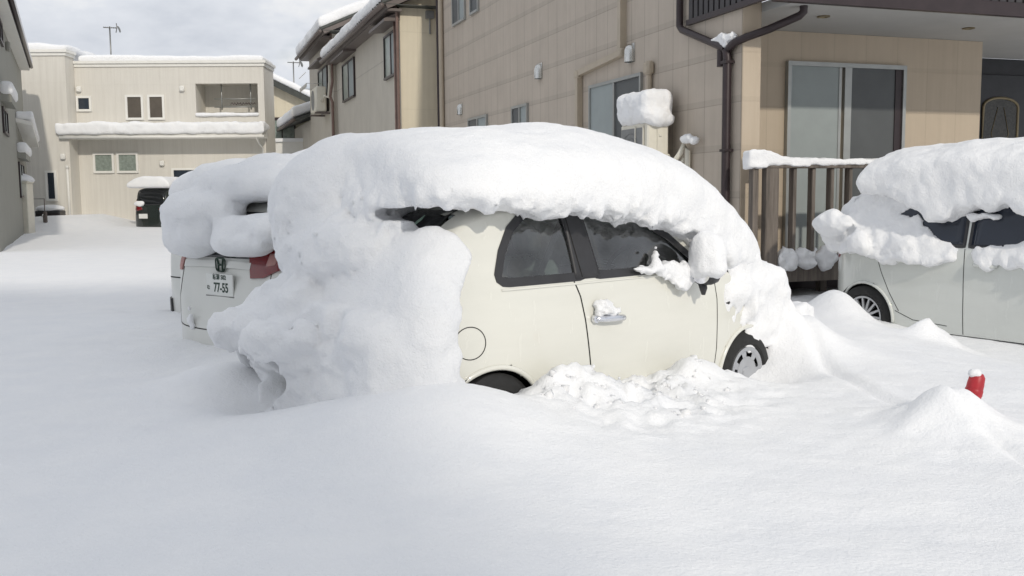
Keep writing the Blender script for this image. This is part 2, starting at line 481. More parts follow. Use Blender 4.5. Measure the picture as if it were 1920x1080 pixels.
class Car:
    """closed shell lofted along x (0 = rear axle, forward +), y = 0 on the centre line"""
    def __init__(s, ztab, x0, x1, W, zbot=.22, p=6.0, belt=.95, tumble=.25, r=.09, nx=150, pr=None):
        s.zt = ztab; s.x0, s.x1, s.hw, s.zbot, s.p, s.belt, s.tumble, s.r = x0, x1, W/2, zbot, p, belt, tumble, r
        a = np.linspace(0, 1, nx)
        xs = x0+(x1-x0)*(a-.13*np.sin(2*np.pi*a)/(1.0))          # denser at the two ends
        xs = np.sort(xs)
        s.pr = pr or p
        nz, nt = 34, 12
        s.half = nz+nt
        rings = []
        for x in xs:
            zt = float(tab(x, ztab)); w = s.w(x)
            rr = min(s.r, (zt-zbot)*.5)
            pts = []
            for i in range(nz):
                z = zbot+(zt-rr-zbot)*i/(nz-1)
                pts.append((w*s.g(z), z))
            wt = w*s.g(zt-rr)
            for i in range(1, nt+1):
                th = math.pi/2*i/nt
                pts.append((wt*math.cos(th)**.8 if i < nt else 0.0, zt-rr+rr*math.sin(th)))
            ring = [(x, -y, z) for y, z in pts] + [(x, y, z) for y, z in pts[-2::-1]]
            rings.append(ring)
        n = len(rings[0]); s.n = n
        s.v = [p for g in rings for p in g]; s.f = []
        for i in range(len(xs)-1):
            for j in range(n-1):
                s.f.append((i*n+j, (i+1)*n+j, (i+1)*n+j+1, i*n+j+1))
        m = len(xs)
        s.f.append(tuple(range(n))[::-1]); s.f.append(tuple((m-1)*n+j for j in range(n)))
        s.bvh = BVHTree.FromPolygons([Vector(p) for p in s.v], s.f)
    def w(s, x):
        c = (s.x0+s.x1)/2; t = (x-c)/((s.x1-s.x0)/2+.02)
        p = np.where(t < 0, s.pr, s.p)
        return s.hw*np.maximum(0, 1-np.abs(t)**p)**.4545
    def g(s, z):
        a = np.where(z < s.belt, 1-.03*((z-.62)/.4)**2, 1-.03*((s.belt-.62)/.4)**2-(z-s.belt)*s.tumble/s.hw)
        return a
    # projection of a drawing on the shell: 'R' right side (x,z), 'B' rear (y,z), 'T' top
    def hit(s, a, b, side, off):
        if side == 'R': o, d = Vector((a, -3, b)), Vector((0, 1, 0))
        elif side == 'L': o, d = Vector((a, 3, b)), Vector((0, -1, 0))
        elif side == 'B': o, d = Vector((-4, a, b)), Vector((1, 0, 0))
        else: o, d = Vector((a, b, 4)), Vector((0, 0, -1))
        h = s.bvh.ray_cast(o, d)
        if h[0] is None: return None
        nrm = h[1]
        if nrm.dot(d) > 0: nrm = -nrm
        return h[0]+nrm*off
    def patch(s, mb, poly, side, off=.004, thick=.006, rings=5, step=.03):
        pts = []
        for i in range(len(poly)):
            a = Vector((*poly[i], 0)); b = Vector((*poly[(i+1) % len(poly)], 0))
            k = max(1, int((b-a).length/step))
            pts += [a.lerp(b, j/k) for j in range(k)]
        c = sum(pts, Vector())/len(pts)
        V = []; n = len(pts)
        def H(p, o): return s.hit(p.x, p.y, side, o) or Vector((p.x, 0, p.y))
        V += [H(p, off-thick) for p in pts]
        V += [H(p, off) for p in pts]
        for k in range(1, rings): V += [H(p.lerp(c, k/rings), off) for p in pts]
        V.append(H(c, off))
        F = []
        for k in range(rings):
            for i in range(n):
                j = (i+1) % n
                F.append((k*n+i, k*n+j, (k+1)*n+j, (k+1)*n+i))
        for i in range(n): F.append((rings*n+i, rings*n+(i+1) % n, (rings+1)*n))
        mb.add(V, F)
    def strip(s, mb, line, side, width=.008, off=.003, closed=False, step=.02, inner=None):
        pts = []
        L = line+[line[0]] if closed else line
        for i in range(len(L)-1):
            a = Vector((*L[i], 0)); b = Vector((*L[i+1], 0)); k = max(1, int((b-a).length/step))
            pts += [a.lerp(b, j/k) for j in range(k)]
        if not closed: pts.append(Vector((*L[-1], 0)))
        n = len(pts); V = []; F = []
        for i in range(n):
            a = pts[i-1] if (i or closed) else pts[i]; b = pts[(i+1) % n] if (i < n-1 or closed) else pts[i]
            t = (b-a).normalized(); nn = Vector((-t.y, t.x, 0))
            for q, o in ((-.5, -.004), (-.5, off), (.5, off), (.5, -.004)):
                p = pts[i]+nn*width*q
                V.append(s.hit(p.x, p.y, side, o) or Vector((p.x, 0, p.y)))
        for i in range(n if closed else n-1):
            j = (i+1) % n
            for q in range(3): F.append((i*4+q, j*4+q, j*4+q+1, i*4+q+1))
        mb.add(V, F)
    def shell(s, holes_R=(), holes_L=(), arches=(), take=None, arch_r=.31, skip=None):
        """faces with openings left out; take = polygon (x,z) on the right side given back as a second list"""
        keep, door = [], []
        for f in s.f:
            if len(f) > 4: keep.append(f); continue
            p = [s.v[i] for i in f]
            cx = sum(q[0] for q in p)/4; cy = sum(q[1] for q in p)/4; cz = sum(q[2] for q in p)/4
            wl = s.w(cx)
            side = abs(cy) > wl*.45
            if side and any((cx-ax)**2+(cz-az)**2 < arch_r**2 for ax, az in arches): continue
            if side and any(in_poly(cx, cz, h) for h in (holes_R if cy < 0 else holes_L)): continue
            if skip and skip(cx, cy, cz): continue
            if take and side and cy < 0 and in_poly(cx, cz, take): door.append(f); continue
            keep.append(f)
        def mk(fs):
            used = sorted({i for f in fs for i in f}); mp = {k: i for i, k in enumerate(used)}
            return MB().add([s.v[i] for i in used], [tuple(mp[i] for i in f) for f in fs])
        return mk(keep), mk(door)

def side_matrix(x, y, z):
    """lathe axis pointing out of the car's right side (-y)"""
    return Matrix.Translation((x, y, z)) @ Matrix.Rotation(R(90), 4, 'X')

def add_wheel(parent, x, y, z, r, rim_r, kind='cover', side=-1, mat_rim=None):
    m = side_matrix(x, y, z)
    if side > 0: m = m @ Matrix.Rotation(R(180), 4, 'X')
    w = .09
    t = MB()
    t.lathe([(rim_r, -w), (rim_r+.02, -w-.005), (r-.03, -w), (r, -w+.03), (r, w-.03), (r-.03, w), (rim_r+.02, w+.006), (rim_r+.005, w-.005), (rim_r, w-.03), (rim_r-.01, -w)], m, 44)
    wheel = t.build('wheel', M['rubber'], parent, True, 40)
    rim = MB()
    if kind == 'cover':
        nh = 7
        # disc with round-cornered holes: built from sectors
        rim.lathe([(rim_r, w-.03), (rim_r-.005, w-.002), (rim_r-.03, w-.0), (rim_r-.042, w-.012)], m, 44)
        for k in range(nh):
            a0 = 2*math.pi*k/nh
            for (b0, b1) in ((-.52, .52),):
                da = math.pi/nh
                rim.lathe([(.10, w-.012), (rim_r-.075, w-.008)], m, 6, a0-da, a0+da)
                rim.lathe([(rim_r-.076, w-.009), (rim_r-.041, w-.011)], m, 3, a0-da*.42, a0+da*.42)
        rim.lathe([(.0, w-.005), (.035, w-.006), (.04, w-.014), (.1, w-.012)], m, 28)
    else:
        rim.lathe([(rim_r, w-.03), (rim_r-.003, w), (rim_r-.02, w-.004), (rim_r-.026, w-.03)], m, 44)
        ns = 15
        for k in range(ns):
            a = 2*math.pi*k/ns
            mm = m @ Matrix.Rotation(a, 4, 'Z')
            rim.add([mm @ Vector(q) for q in ((.05, -.014, w-.012), (rim_r-.02, -.009, w-.006), (rim_r-.02, .009, w-.006), (.05, .014, w-.012), (.05, -.014, w-.04), (rim_r-.02, -.009, w-.03), (rim_r-.02, .009, w-.03), (.05, .014, w-.04))],
                    [(0,1,2,3), (0,4,5,1), (3,2,6,7), (1,5,6,2), (4,7,6,5)])
        rim.lathe([(0, w-.004), (.03, w-.004), (.055, w-.012), (.06, w-.045)], m, 24)
    rim.build('rim', mat_rim or M['alloy'], wheel, True, 35)
    d = MB(); d.lathe([(0, -.02), (rim_r-.005, -.02), (rim_r-.002, w-.04)], m, 30)
    d.build('brake_backing', M['dark'], wheel)
    return wheel

def add_arch(parent, car, ax, az, ar, ys=-1, mat=None):
    """inner wheel housing and a rolled lip round the opening (right side)"""
    h = MB(); y0 = -(car.hw-.03)
    m = side_matrix(ax, y0+.02, az)
    h.lathe([(ar+.012, -.0), (ar+.014, -.34), (0, -.34)], m, 36)
    h.build('wheel_housing', M['dark'], parent, False)
    lip = MB()
    pts = []
    for k in range(41):
        a = math.pi*(-.12+1.24*k/40)
        x = ax+ar*math.cos(a); z = az+ar*math.sin(a)
        q = car.hit(ax+(ar+.012)*math.cos(a), az+(ar+.012)*math.sin(a), 'R', .0)
        if q is None or z < car.zbot+.01: continue
        pts.append(Vector((x, q.y-.002, z)))
    lip.tube(pts, .016, 8)
    lip.build('arch_lip', mat or M['cream'], parent, True)
# ------------------------------------------------------------------ the cream hatchback in the middle
FX, FY, FR = -.6075, 5.7334, R(41.27)
fiat_z = [(-.62, .45), (-.605, .56), (-.59, .70), (-.55, .82), (-.50, .95), (-.42, 1.12), (-.33, 1.26), (-.22, 1.38), (-.10, 1.465), (.05, 1.505), (.3, 1.535),
          (.7, 1.55), (1.1, 1.53), (1.4, 1.46), (1.7, 1.32), (2.0, 1.12), (2.15, 1.04), (2.4, .98), (2.65, .90), (2.82, .79), (2.92, .66), (2.97, .5)]
fiat = Car(fiat_z, -.62, 2.97, 1.627, .21, 6.0, 1.02, .26, .085, 170)
car = thing('hatchback_car', 'cream three-door hatchback with chrome door handle, half buried in snow', 'car', (FX, FY, 0), FR)
WIN_R = [(.12, 1.065), (.08, 1.068), (.055, 1.085), (.052, 1.11), (.10, 1.23), (.18, 1.35), (.28, 1.425), (.40, 1.455), (.60, 1.46), (.67, 1.065)]
WIN_F = [(.80, 1.065), (.73, 1.46), (1.0, 1.45), (1.25, 1.39), (1.5, 1.27), (1.68, 1.14), (1.74, 1.065)]
DOOR = [(.60, 1.04), (.64, .95), (.67, .81), (.70, .6), (.725, .42), (.73, .25), (1.90, .25), (1.93, .5), (1.935, .835), (1.90, 1.04)]
ARCH = [(0, .285), (2.30, .285)]; AR = .325
glasshole = lambda x, y, z: (abs(y) < .55 and 1.02 < z < 1.44 and x < .02)
shell, door = fiat.shell([WIN_R, WIN_F], [WIN_R, WIN_F], ARCH, DOOR, AR, glasshole)
shell.build('body', M['cream'], car, True, 50)
dr = door.build('door', M['cream'], car, True, 50)
for nm, poly in (('side_window', WIN_R), ('side_window', WIN_F)):
    for sd in ('R', 'L'):
        w = MB(); fiat.patch(w, poly, sd, -.004, .003, 5)
        g = w.build(nm, M['carglass'], car, True)
        w = MB(); fiat.strip(w, poly, sd, .05, .004, True)
        w.build('window_seal', M['blacktrim'], g, True, 40)
w = MB(); fiat.patch(w, [(-.57, 1.0), (.57, 1.0), (.55, 1.3), (.50, 1.46), (-.50, 1.46), (-.55, 1.3)], 'B', .005, .01, 6)
w.build('rear_window', M['darkglass'], car, True)
w = MB(); fiat.patch(w, [(-.36, 1.405), (-.345, 1.43), (-.33, 1.40), (-.325, 1.36), (-.335, 1.35)], 'B', .008, .003, 2)  # small pale green crescent laid on the rear window
w.build('window_crescent', simple('pale_green_crescent', (.45, .62, .52), .5), car)
w = MB(); fiat.patch(w, [(.615, 1.05), (.66, 1.05), (.80, 1.05), (.82, 1.06), (.755, 1.45), (.60, 1.455)], 'R', .007, .012, 4)
w.build('pillar_trim', M['blacktrim'], car, True)
w = MB(); fiat.strip(w, [(.612, 1.44), (.64, 1.25), (.668, 1.06)], 'R', .007, .0085)
w.build('pillar_gap', M['gap'], car)
w = MB(); fiat.strip(w, DOOR[0:6], 'R', .009, .0015); w.build('door_gap', M['gap'], dr)
w = MB(); fiat.strip(w, DOOR[6:10], 'R', .006, .0015); w.build('door_gap', M['gap'], dr)
w = MB(); fiat.strip(w, [(.06, 1.026), (.3, 1.026), (.8, 1.026), (1.3, 1.026), (1.78, 1.028)], 'R', .012, .004)
w.build('belt_moulding', M['cream'], car, True)
fl = [(-.15+.088*math.cos(a), .755+.088*math.sin(a)) for a in np.linspace(0, 2*math.pi, 36, endpoint=False)]
w = MB(); fiat.strip(w, fl, 'R', .005, .0015, True); w.build('fuel_lid', M['gap'], car)
w = MB(); fiat.strip(w, [(-.30, .52), (-.34, .55), (-.40, .57)], 'R', .006, .0015); w.build('bumper_gap', M['gap'], car)
w = MB(); fiat.strip(w, [(-.6, .60), (-.2, .60), (.2, .60), (.6, .60)], 'B', .008, .0015); w.build('bumper_gap', M['gap'], car)
# handle
q = fiat.hit(.86, .805, 'R', 0)
w = MB(); w.tube([(.735, q.y-.012, .812), (.76, q.y-.034, .811), (.80, q.y-.04, .809), (.92, q.y-.04, .803), (.96, q.y-.034, .801), (.985, q.y-.012, .80)], [.016, .02, .021, .021, .02, .015], 12, squash=1.0)
w.lathe([(0, .0), (.024, .0), (.026, -.02)], side_matrix(.738, q.y-.028, .812), 20)
w.build('door_handle', M['chrome'], dr, True, 50)
q = fiat.hit(2.06, .80, 'R', 0)
w = MB(); w.tube([(2.03, q.y-.003, .80), (2.05, q.y-.010, .80), (2.075, q.y-.003, .80)], [.006, .014, .006], 10)
w.build('side_repeater', M['blacktrim'], car, True)
# door mirror
mir = MB()
def mshell(n=20, k=12):
    V = []; F = []
    for i in range(n+1):
        t = -1+2*i/n
        rr = max(0, 1-abs(t)**3)**.4
        for j in range(k):
            a = 2*math.pi*j/k
            V.append((1.63+.055*rr*math.cos(a)+(.02 if math.cos(a) > 0 else 0), -.945+.085*t, 1.03+.072*rr*math.sin(a)))
    for i in range(n):
        for j in range(k): F.append((i*k+j, i*k+(j+1) % k, (i+1)*k+(j+1) % k, (i+1)*k+j))
    return V, F
mir.add(*mshell())
mm = mir.build('mirror_housing', M['blacktrim'], car, True)
w = MB(); w.tube([(1.66, -.79, 1.02), (1.65, -.86, 1.0), (1.63, -.90, .985)], [.04, .034, .03], 10)
w.tube([(1.645, -.9, .98), (1.65, -.91, .93), (1.65, -.91, .89)], [.03, .026, .012], 10); w.build('mirror_stalk', M['blacktrim'], mm, True)
w = MB(); w.lathe([(0, 0), (.055, 0)], Matrix.Translation((1.572, -.945, 1.03)) @ Matrix.Rotation(R(-90), 4, 'Y') @ Matrix.Diagonal((1.1, 1.3, 1, 1)), 24)
w.build('mirror_glass', M['chrome'], mm)
# wheels and arches
for ax, kind in ((0, 'cover'), (2.30, 'cover')):
    add_wheel(car, ax, -.715, .285, .290, .185, kind)
    add_arch(car, fiat, ax, .285, AR)
# cabin
w = MB(); w.bbox(-.35, 1.95, -.68, .68, .24, .30, .02); w.bbox(1.62, 1.98, -.62, .62, .6, 1.0, .1)
w.bbox(-.42, .0, -.6, .6, .3, .98, .05); w.build('cabin_lining', M['cabin'], car, True, 40)
for y in (-.36, .36):
    w = MB(); tilt = Matrix.Translation((.82, y, .55)) @ Matrix.Rotation(R(-16), 4, 'Y')
    w.bbox(-.06, .07, -.22, .22, 0, .62, .05, tilt); w.bbox(-.05, .05, -.12, .12, .66, .84, .045, tilt)
    w.tube([tilt @ Vector((0, -.05, .6)), tilt @ Vector((0, -.05, .7))], .008, 6); w.tube([tilt @ Vector((0, .05, .6)), tilt @ Vector((0, .05, .7))], .008, 6)
    w.bbox(.85, 1.35, y-.23, y+.23, .42, .56, .05); w.build('front_seat', M['seatgrey'], car, True, 40)
w = MB(); tilt = Matrix.Translation((.05, 0, .55)) @ Matrix.Rotation(R(-14), 4, 'Y')
w.bbox(-.06, .07, -.56, .56, 0, .52, .05, tilt)
for y in (-.3, .3): w.bbox(-.05, .05, y-.11, y+.11, .54, .68, .04, tilt)
w.bbox(.05, .5, -.56, .56, .4, .55, .05); w.build('rear_seat', M['seatgrey'], car, True, 40)
w = MB(); m = Matrix.Translation((1.52, -.36, 1.02)) @ Matrix.Rotation(R(-65), 4, 'Y')
w.tube([m @ Vector((.18*math.cos(a), .18*math.sin(a), 0)) for a in np.linspace(0, 2*math.pi, 28, endpoint=False)], .016, 8, True)
w.tube([m @ Vector((-.17, 0, 0)), m @ Vector((.17, 0, 0))], .018, 6); w.tube([m @ Vector((0, 0, 0)), m @ Vector((0, 0, -.2))], .03, 8)
w.build('steering_wheel', M['blacktrim'], car, True)
w = MB(); w.tube([(.62, -.66, 1.40), (.55, -.62, 1.2), (.50, -.5, .9)], .02, 4, squash=.25); w.build('seat_belt', M['cabin'], car)

# ---- snow on it
def fiat_body(X, Y, Z):
    return np.maximum(np.maximum(np.abs(Y)-fiat.w(np.clip(X, -.615, 2.965))*fiat.g(Z), (Z-tab(X, fiat_z))*.8), np.maximum(-.62-X, X-2.97))
def fiat_round(X, Y, Z):
    t = (X-1.175)/1.815; h = .8135*fiat.g(Z)
    a = np.abs(Y)/h; Fv = a**2.2+t**6-1
    gr = np.sqrt((2.2*a**1.2/h)**2+(6*np.abs(t)**5/1.815)**2)
    side = Fv/np.maximum(gr, 1.2)
    return smax(side, (Z-tab(X, fiat_z))*np.where(X < 0, .60, .85), .12)
def roof_snow(X, Y, Z):
    n1 = fbm(X, Y, Z, 2.2, 2, 3)
    n2 = fbm(X, Y, Z, 11, 3, 5)
    top = tab(X, [(-.9, 1.62), (-.6, 1.80), (-.3, 1.88), (0, 1.93), (.4, 1.975), (.8, 1.99), (1.3, 1.955), (1.5, 1.91), (1.7, 1.86), (1.85, 1.80), (2.0, 1.71), (2.3, 1.53), (2.5, 1.37), (2.66, 1.2), (2.8, 1.05)])
    zt = top-.30*(np.abs(Y)/.95)**2.8+.02*n1
    zb = tab(X, [(-.9, 1.5), (-.3, 1.485), (0, 1.46), (.4, 1.425), (.8, 1.405), (1.1, 1.365), (1.4, 1.315), (1.6, 1.25), (1.75, 1.19), (1.9, 1.12), (2.05, 1.03), (2.3, .99), (2.7, .95)])
    zb = zb+.028*fbm(X, Y, Z*.3, 5, 2, 9)+.020*fbm(X, Y, Z*.4, 19, 2, 21)+.016*np.abs(vnoise(X*44, Y*44, Z*8, 23))
    hw = tab(X, [(-.9, .88), (0, .925), (1.4, .925), (1.7, .89), (2.0, .86), (2.3, .84), (2.5, .77), (2.7, .6)])+.03*n1
    f = smax(smax((Z-zt)*.85, zb-Z, .05), np.abs(Y)-hw, .12)
    f = smax(f, -.50+.16*np.clip((Y+.9)/1.2, 0, 1)+.25*np.clip((Y-.3)/.5, 0, 1)-X, .14)
    e = smin(ell(X, Y, Z, (-.29, .44, 1.47), (.35, .37, .39)), ell(X, Y, Z, (-.42, .26, 1.19), (.22, .36, .17)), .14)
    e = smin(e, ell(X, Y, Z, (-.42, -.03, 1.25), (.25, .38, .18)), .14)
    e = smin(e, ell(X, Y, Z, (-.30, -.20, 1.47), (.15, .24, .11)), .08)
    f = smin(f, e+.012*n1, .20)
    f = smax(f, -ell(X, Y, Z, (-.20, -.44, 1.445), (.32, .235, .05))-.02*n2, .02)
    f = np.maximum(f, -(fiat_body(X, Y, Z)+.02))
    low = np.clip((zb+.28-Z)/.28, 0, 1)
    side = np.clip((zt-.12-Z)/.15, 0, 1)
    return f-.006*n2-.016*side*fbm(X, Y, Z*.6, 12, 3, 29)-.012*low*fbm(X, Y, Z, 26, 3, 31)
def drift(X, Y, Z):
    n1 = fbm(X, Y, Z, 2.6, 2, 41); n2 = fbm(X, Y, Z, 12, 3, 43)
    edge = tab(Z, [(.2, -.22), (.5, -.25), (.66, -.27), (.9, -.29), (1.02, -.27), (1.15, -.14), (1.26, -.09), (1.36, -.2), (1.5, -.4)])+.025*vnoise(X*0, Y*8, Z*14, 45)+.012*vnoise(X*0, Y*8, Z*45, 46)
    B = fiat_round(X, Y, Z)
    n3 = fbm(X, Y, Z, 6.0, 3, 47)
    # how thick the snow sticks to the shell: thin at its ragged flank edge, deeper round the corner, flaring out at the foot
    back = np.clip((-.05-X)/.50, 0, 1); back = back*back*(3-2*back)
    foot = np.exp(-np.maximum(Z-.30, 0)/.17)
    back = back*(1-.55*np.clip((Z-1.0)/.3, 0, 1))
    dep = .065+.13*back+.34*foot*foot*(.30+.70*back)+.10*foot*back+.06*back*np.exp(-((Z-.85)/.35)**2)
    flank = smax(smax(B-dep, Z-(1.37+.03*n3), .05), X-edge+.025, .03)
    flank = smax(flank, Y-.05-.3*np.clip(.95-Z, 0, .6), .14)
    flank = smax(flank, -.72-.35*np.clip(-.35-Y, 0, 1)-X+.05*n3, .06)
    rdep = .10+.05*n3+.16*np.exp(-((Y-.42)/.34)**2)*np.exp(-((Z-.80)/.20)**2)+.04*np.exp(-((Y-.75)/.2)**2)*np.exp(-((Z-.68)/.2)**2)+.12*np.exp(-((Y-.02)/.2)**2)*np.exp(-((Z-.80)/.16)**2)+.06*foot
    rear = smax(smax(B-rdep, Z-(1.04-.22*np.clip(Y-.35, 0, 1)+.05*n3), .10), X+.36, .06)
    rear = smin(rear, ell(X, Y, Z, (-.60, .34, .86), (.20, .38, .22))-.04*n3, .08)
    rear = smin(rear, ell(X, Y, Z, (-.60, .62, .72), (.20, .36, .24))-.05*n3, .08)
    f = smin(flank, rear, .03)
    f = smax(f, -ell(X, Y, Z, (-1.0, .30, .48), (.62, .17, .15)), .03)
    f = smax(f, -ell(X, Y, Z, (-.75, .74, .52), (.45, .08, .10)), .03)
    f = smax(f, -ell(X, Y, Z, (-.85, .12, .66), (.45, .025, .14)), .04)
    f = smax(f, -1.22-X, .15); f = smax(f, -Y-1.38, .12)
    f = np.maximum(f, -(fiat_body(X, Y, Z)+.02))
    return f-.012*n1-.007*n2
def car_snow(X, Y, Z):
    f = smin(roof_snow(X, Y, Z), drift(X, Y, Z), .07)
    return smax(f, -ell(X, Y, Z, (-.20, -.44, 1.45), (.32, .23, .042)), .015)
o = snow_sdf('car_snow', car_snow, (-1.5, -1.6, .2), (2.95, 1.35, 2.15), .0215, M['snow'], (FX, FY, 0), FR)
tag(o, 'thick snow blanket over the roof, tailgate and rear corner of the cream hatchback', 'snow', 'snow on the parked cars', 'thing')
def hood_snow(X, Y, Z):
    n1 = fbm(X, Y, Z, 5, 2, 51); n2 = fbm(X, Y, Z, 16, 3, 53)
    zc = tab(X, fiat_z)
    f = smax((Z-zc-.13-.03*n1), np.abs(Y)-.80+.10*np.clip(X-2.5, 0, 1), .05)
    f = smax(f, 2.02-X, .05)
    f = smin(f, ell(X, Y, Z, (2.58, -.66, .89), (.28, .16, .13)), .08)
    f = smin(f, ell(X, Y, Z, (2.32, -.80, .76), (.045, .06, .10)), .03)
    f = smin(f, ell(X, Y, Z, (2.88, -.36, .70), (.14, .24, .22)), .10)
    f = smin(f, ell(X, Y, Z, (2.93, .05, .6), (.14, .6, .3)), .08)
    f = smin(f, ell(X, Y, Z, (2.22, -.80, .86), (.16, .07, .10)), .04)
    f = np.maximum(f, -(fiat_body(X, Y, Z)+.015))
    f = np.maximum(f, .42-Z)
    return f-.016*n1-.010*n2
o = snow_sdf('hood_snow', hood_snow, (1.9, -1.1, .3), (3.3, 1.1, 1.3), .02, M['snow'], (FX, FY, 0), FR)
tag(o, 'crumbled snow on the bonnet and front wing of the cream hatchback', 'snow', 'snow on the parked cars', 'thing')
def mirror_snow(X, Y, Z):
    f = smin(ell(X, Y, Z, (1.63, -.95, 1.15), (.115, .125, .155)), ell(X, Y, Z, (1.63, -.95, 1.06), (.10, .115, .06)), .05)
    return f-.012*fbm(X, Y, Z, 9, 3, 61)
o = snow_sdf('mirror_snow', mirror_snow, (1.43, -1.2, .9), (1.83, -.7, 1.4), .012, M['snow'], (FX, FY, 0), FR)
tag(o, 'round snow cap on the door mirror of the cream hatchback', 'snow', 'snow on the parked cars', 'thing')
def sill_snow(X, Y, Z):
    f = ell(X, Y, Z, (1.53, -.84, 1.045), (.18, .055, .055))
    f = smin(f, ell(X, Y, Z, (1.36, -.82, 1.08), (.16, .045, .035)), .03)
    f = smin(f, ell(X, Y, Z, (1.30, -.81, 1.12), (.035, .03, .07)), .03)
    f = smin(f, ell(X, Y, Z, (1.16, -.82, 1.075), (.10, .03, .022)), .02)
    f = smin(f, ell(X, Y, Z, (1.52, -.85, .99), (.10, .045, .06)), .03)
    return f-.022*fbm(X, Y, Z, 18, 3, 71)
o = snow_sdf('sill_snow', sill_snow, (1.0, -.97, .85), (1.8, -.72, 1.3), .010, M['snow'], (FX, FY, 0), FR)
tag(o, 'ragged strip of snow on the door window sill beside the mirror of the cream hatchback', 'snow', 'snow on the parked cars', 'thing')
def handle_snow(X, Y, Z):
    f = ell(X, Y, Z, (.80, -.825, .875), (.085, .05, .055))
    f = smin(f, ell(X, Y, Z, (.86, -.83, .845), (.09, .045, .03)), .03)
    return f-.02*fbm(X, Y, Z, 22, 3, 81)
o = snow_sdf('handle_snow', handle_snow, (.6, -.95, .75), (1.1, -.74, 1.0), .009, M['snow'], (FX, FY, 0), FR)
tag(o, 'small clump of snow on the chrome door handle of the cream hatchback', 'snow', 'snow on the parked cars', 'thing')
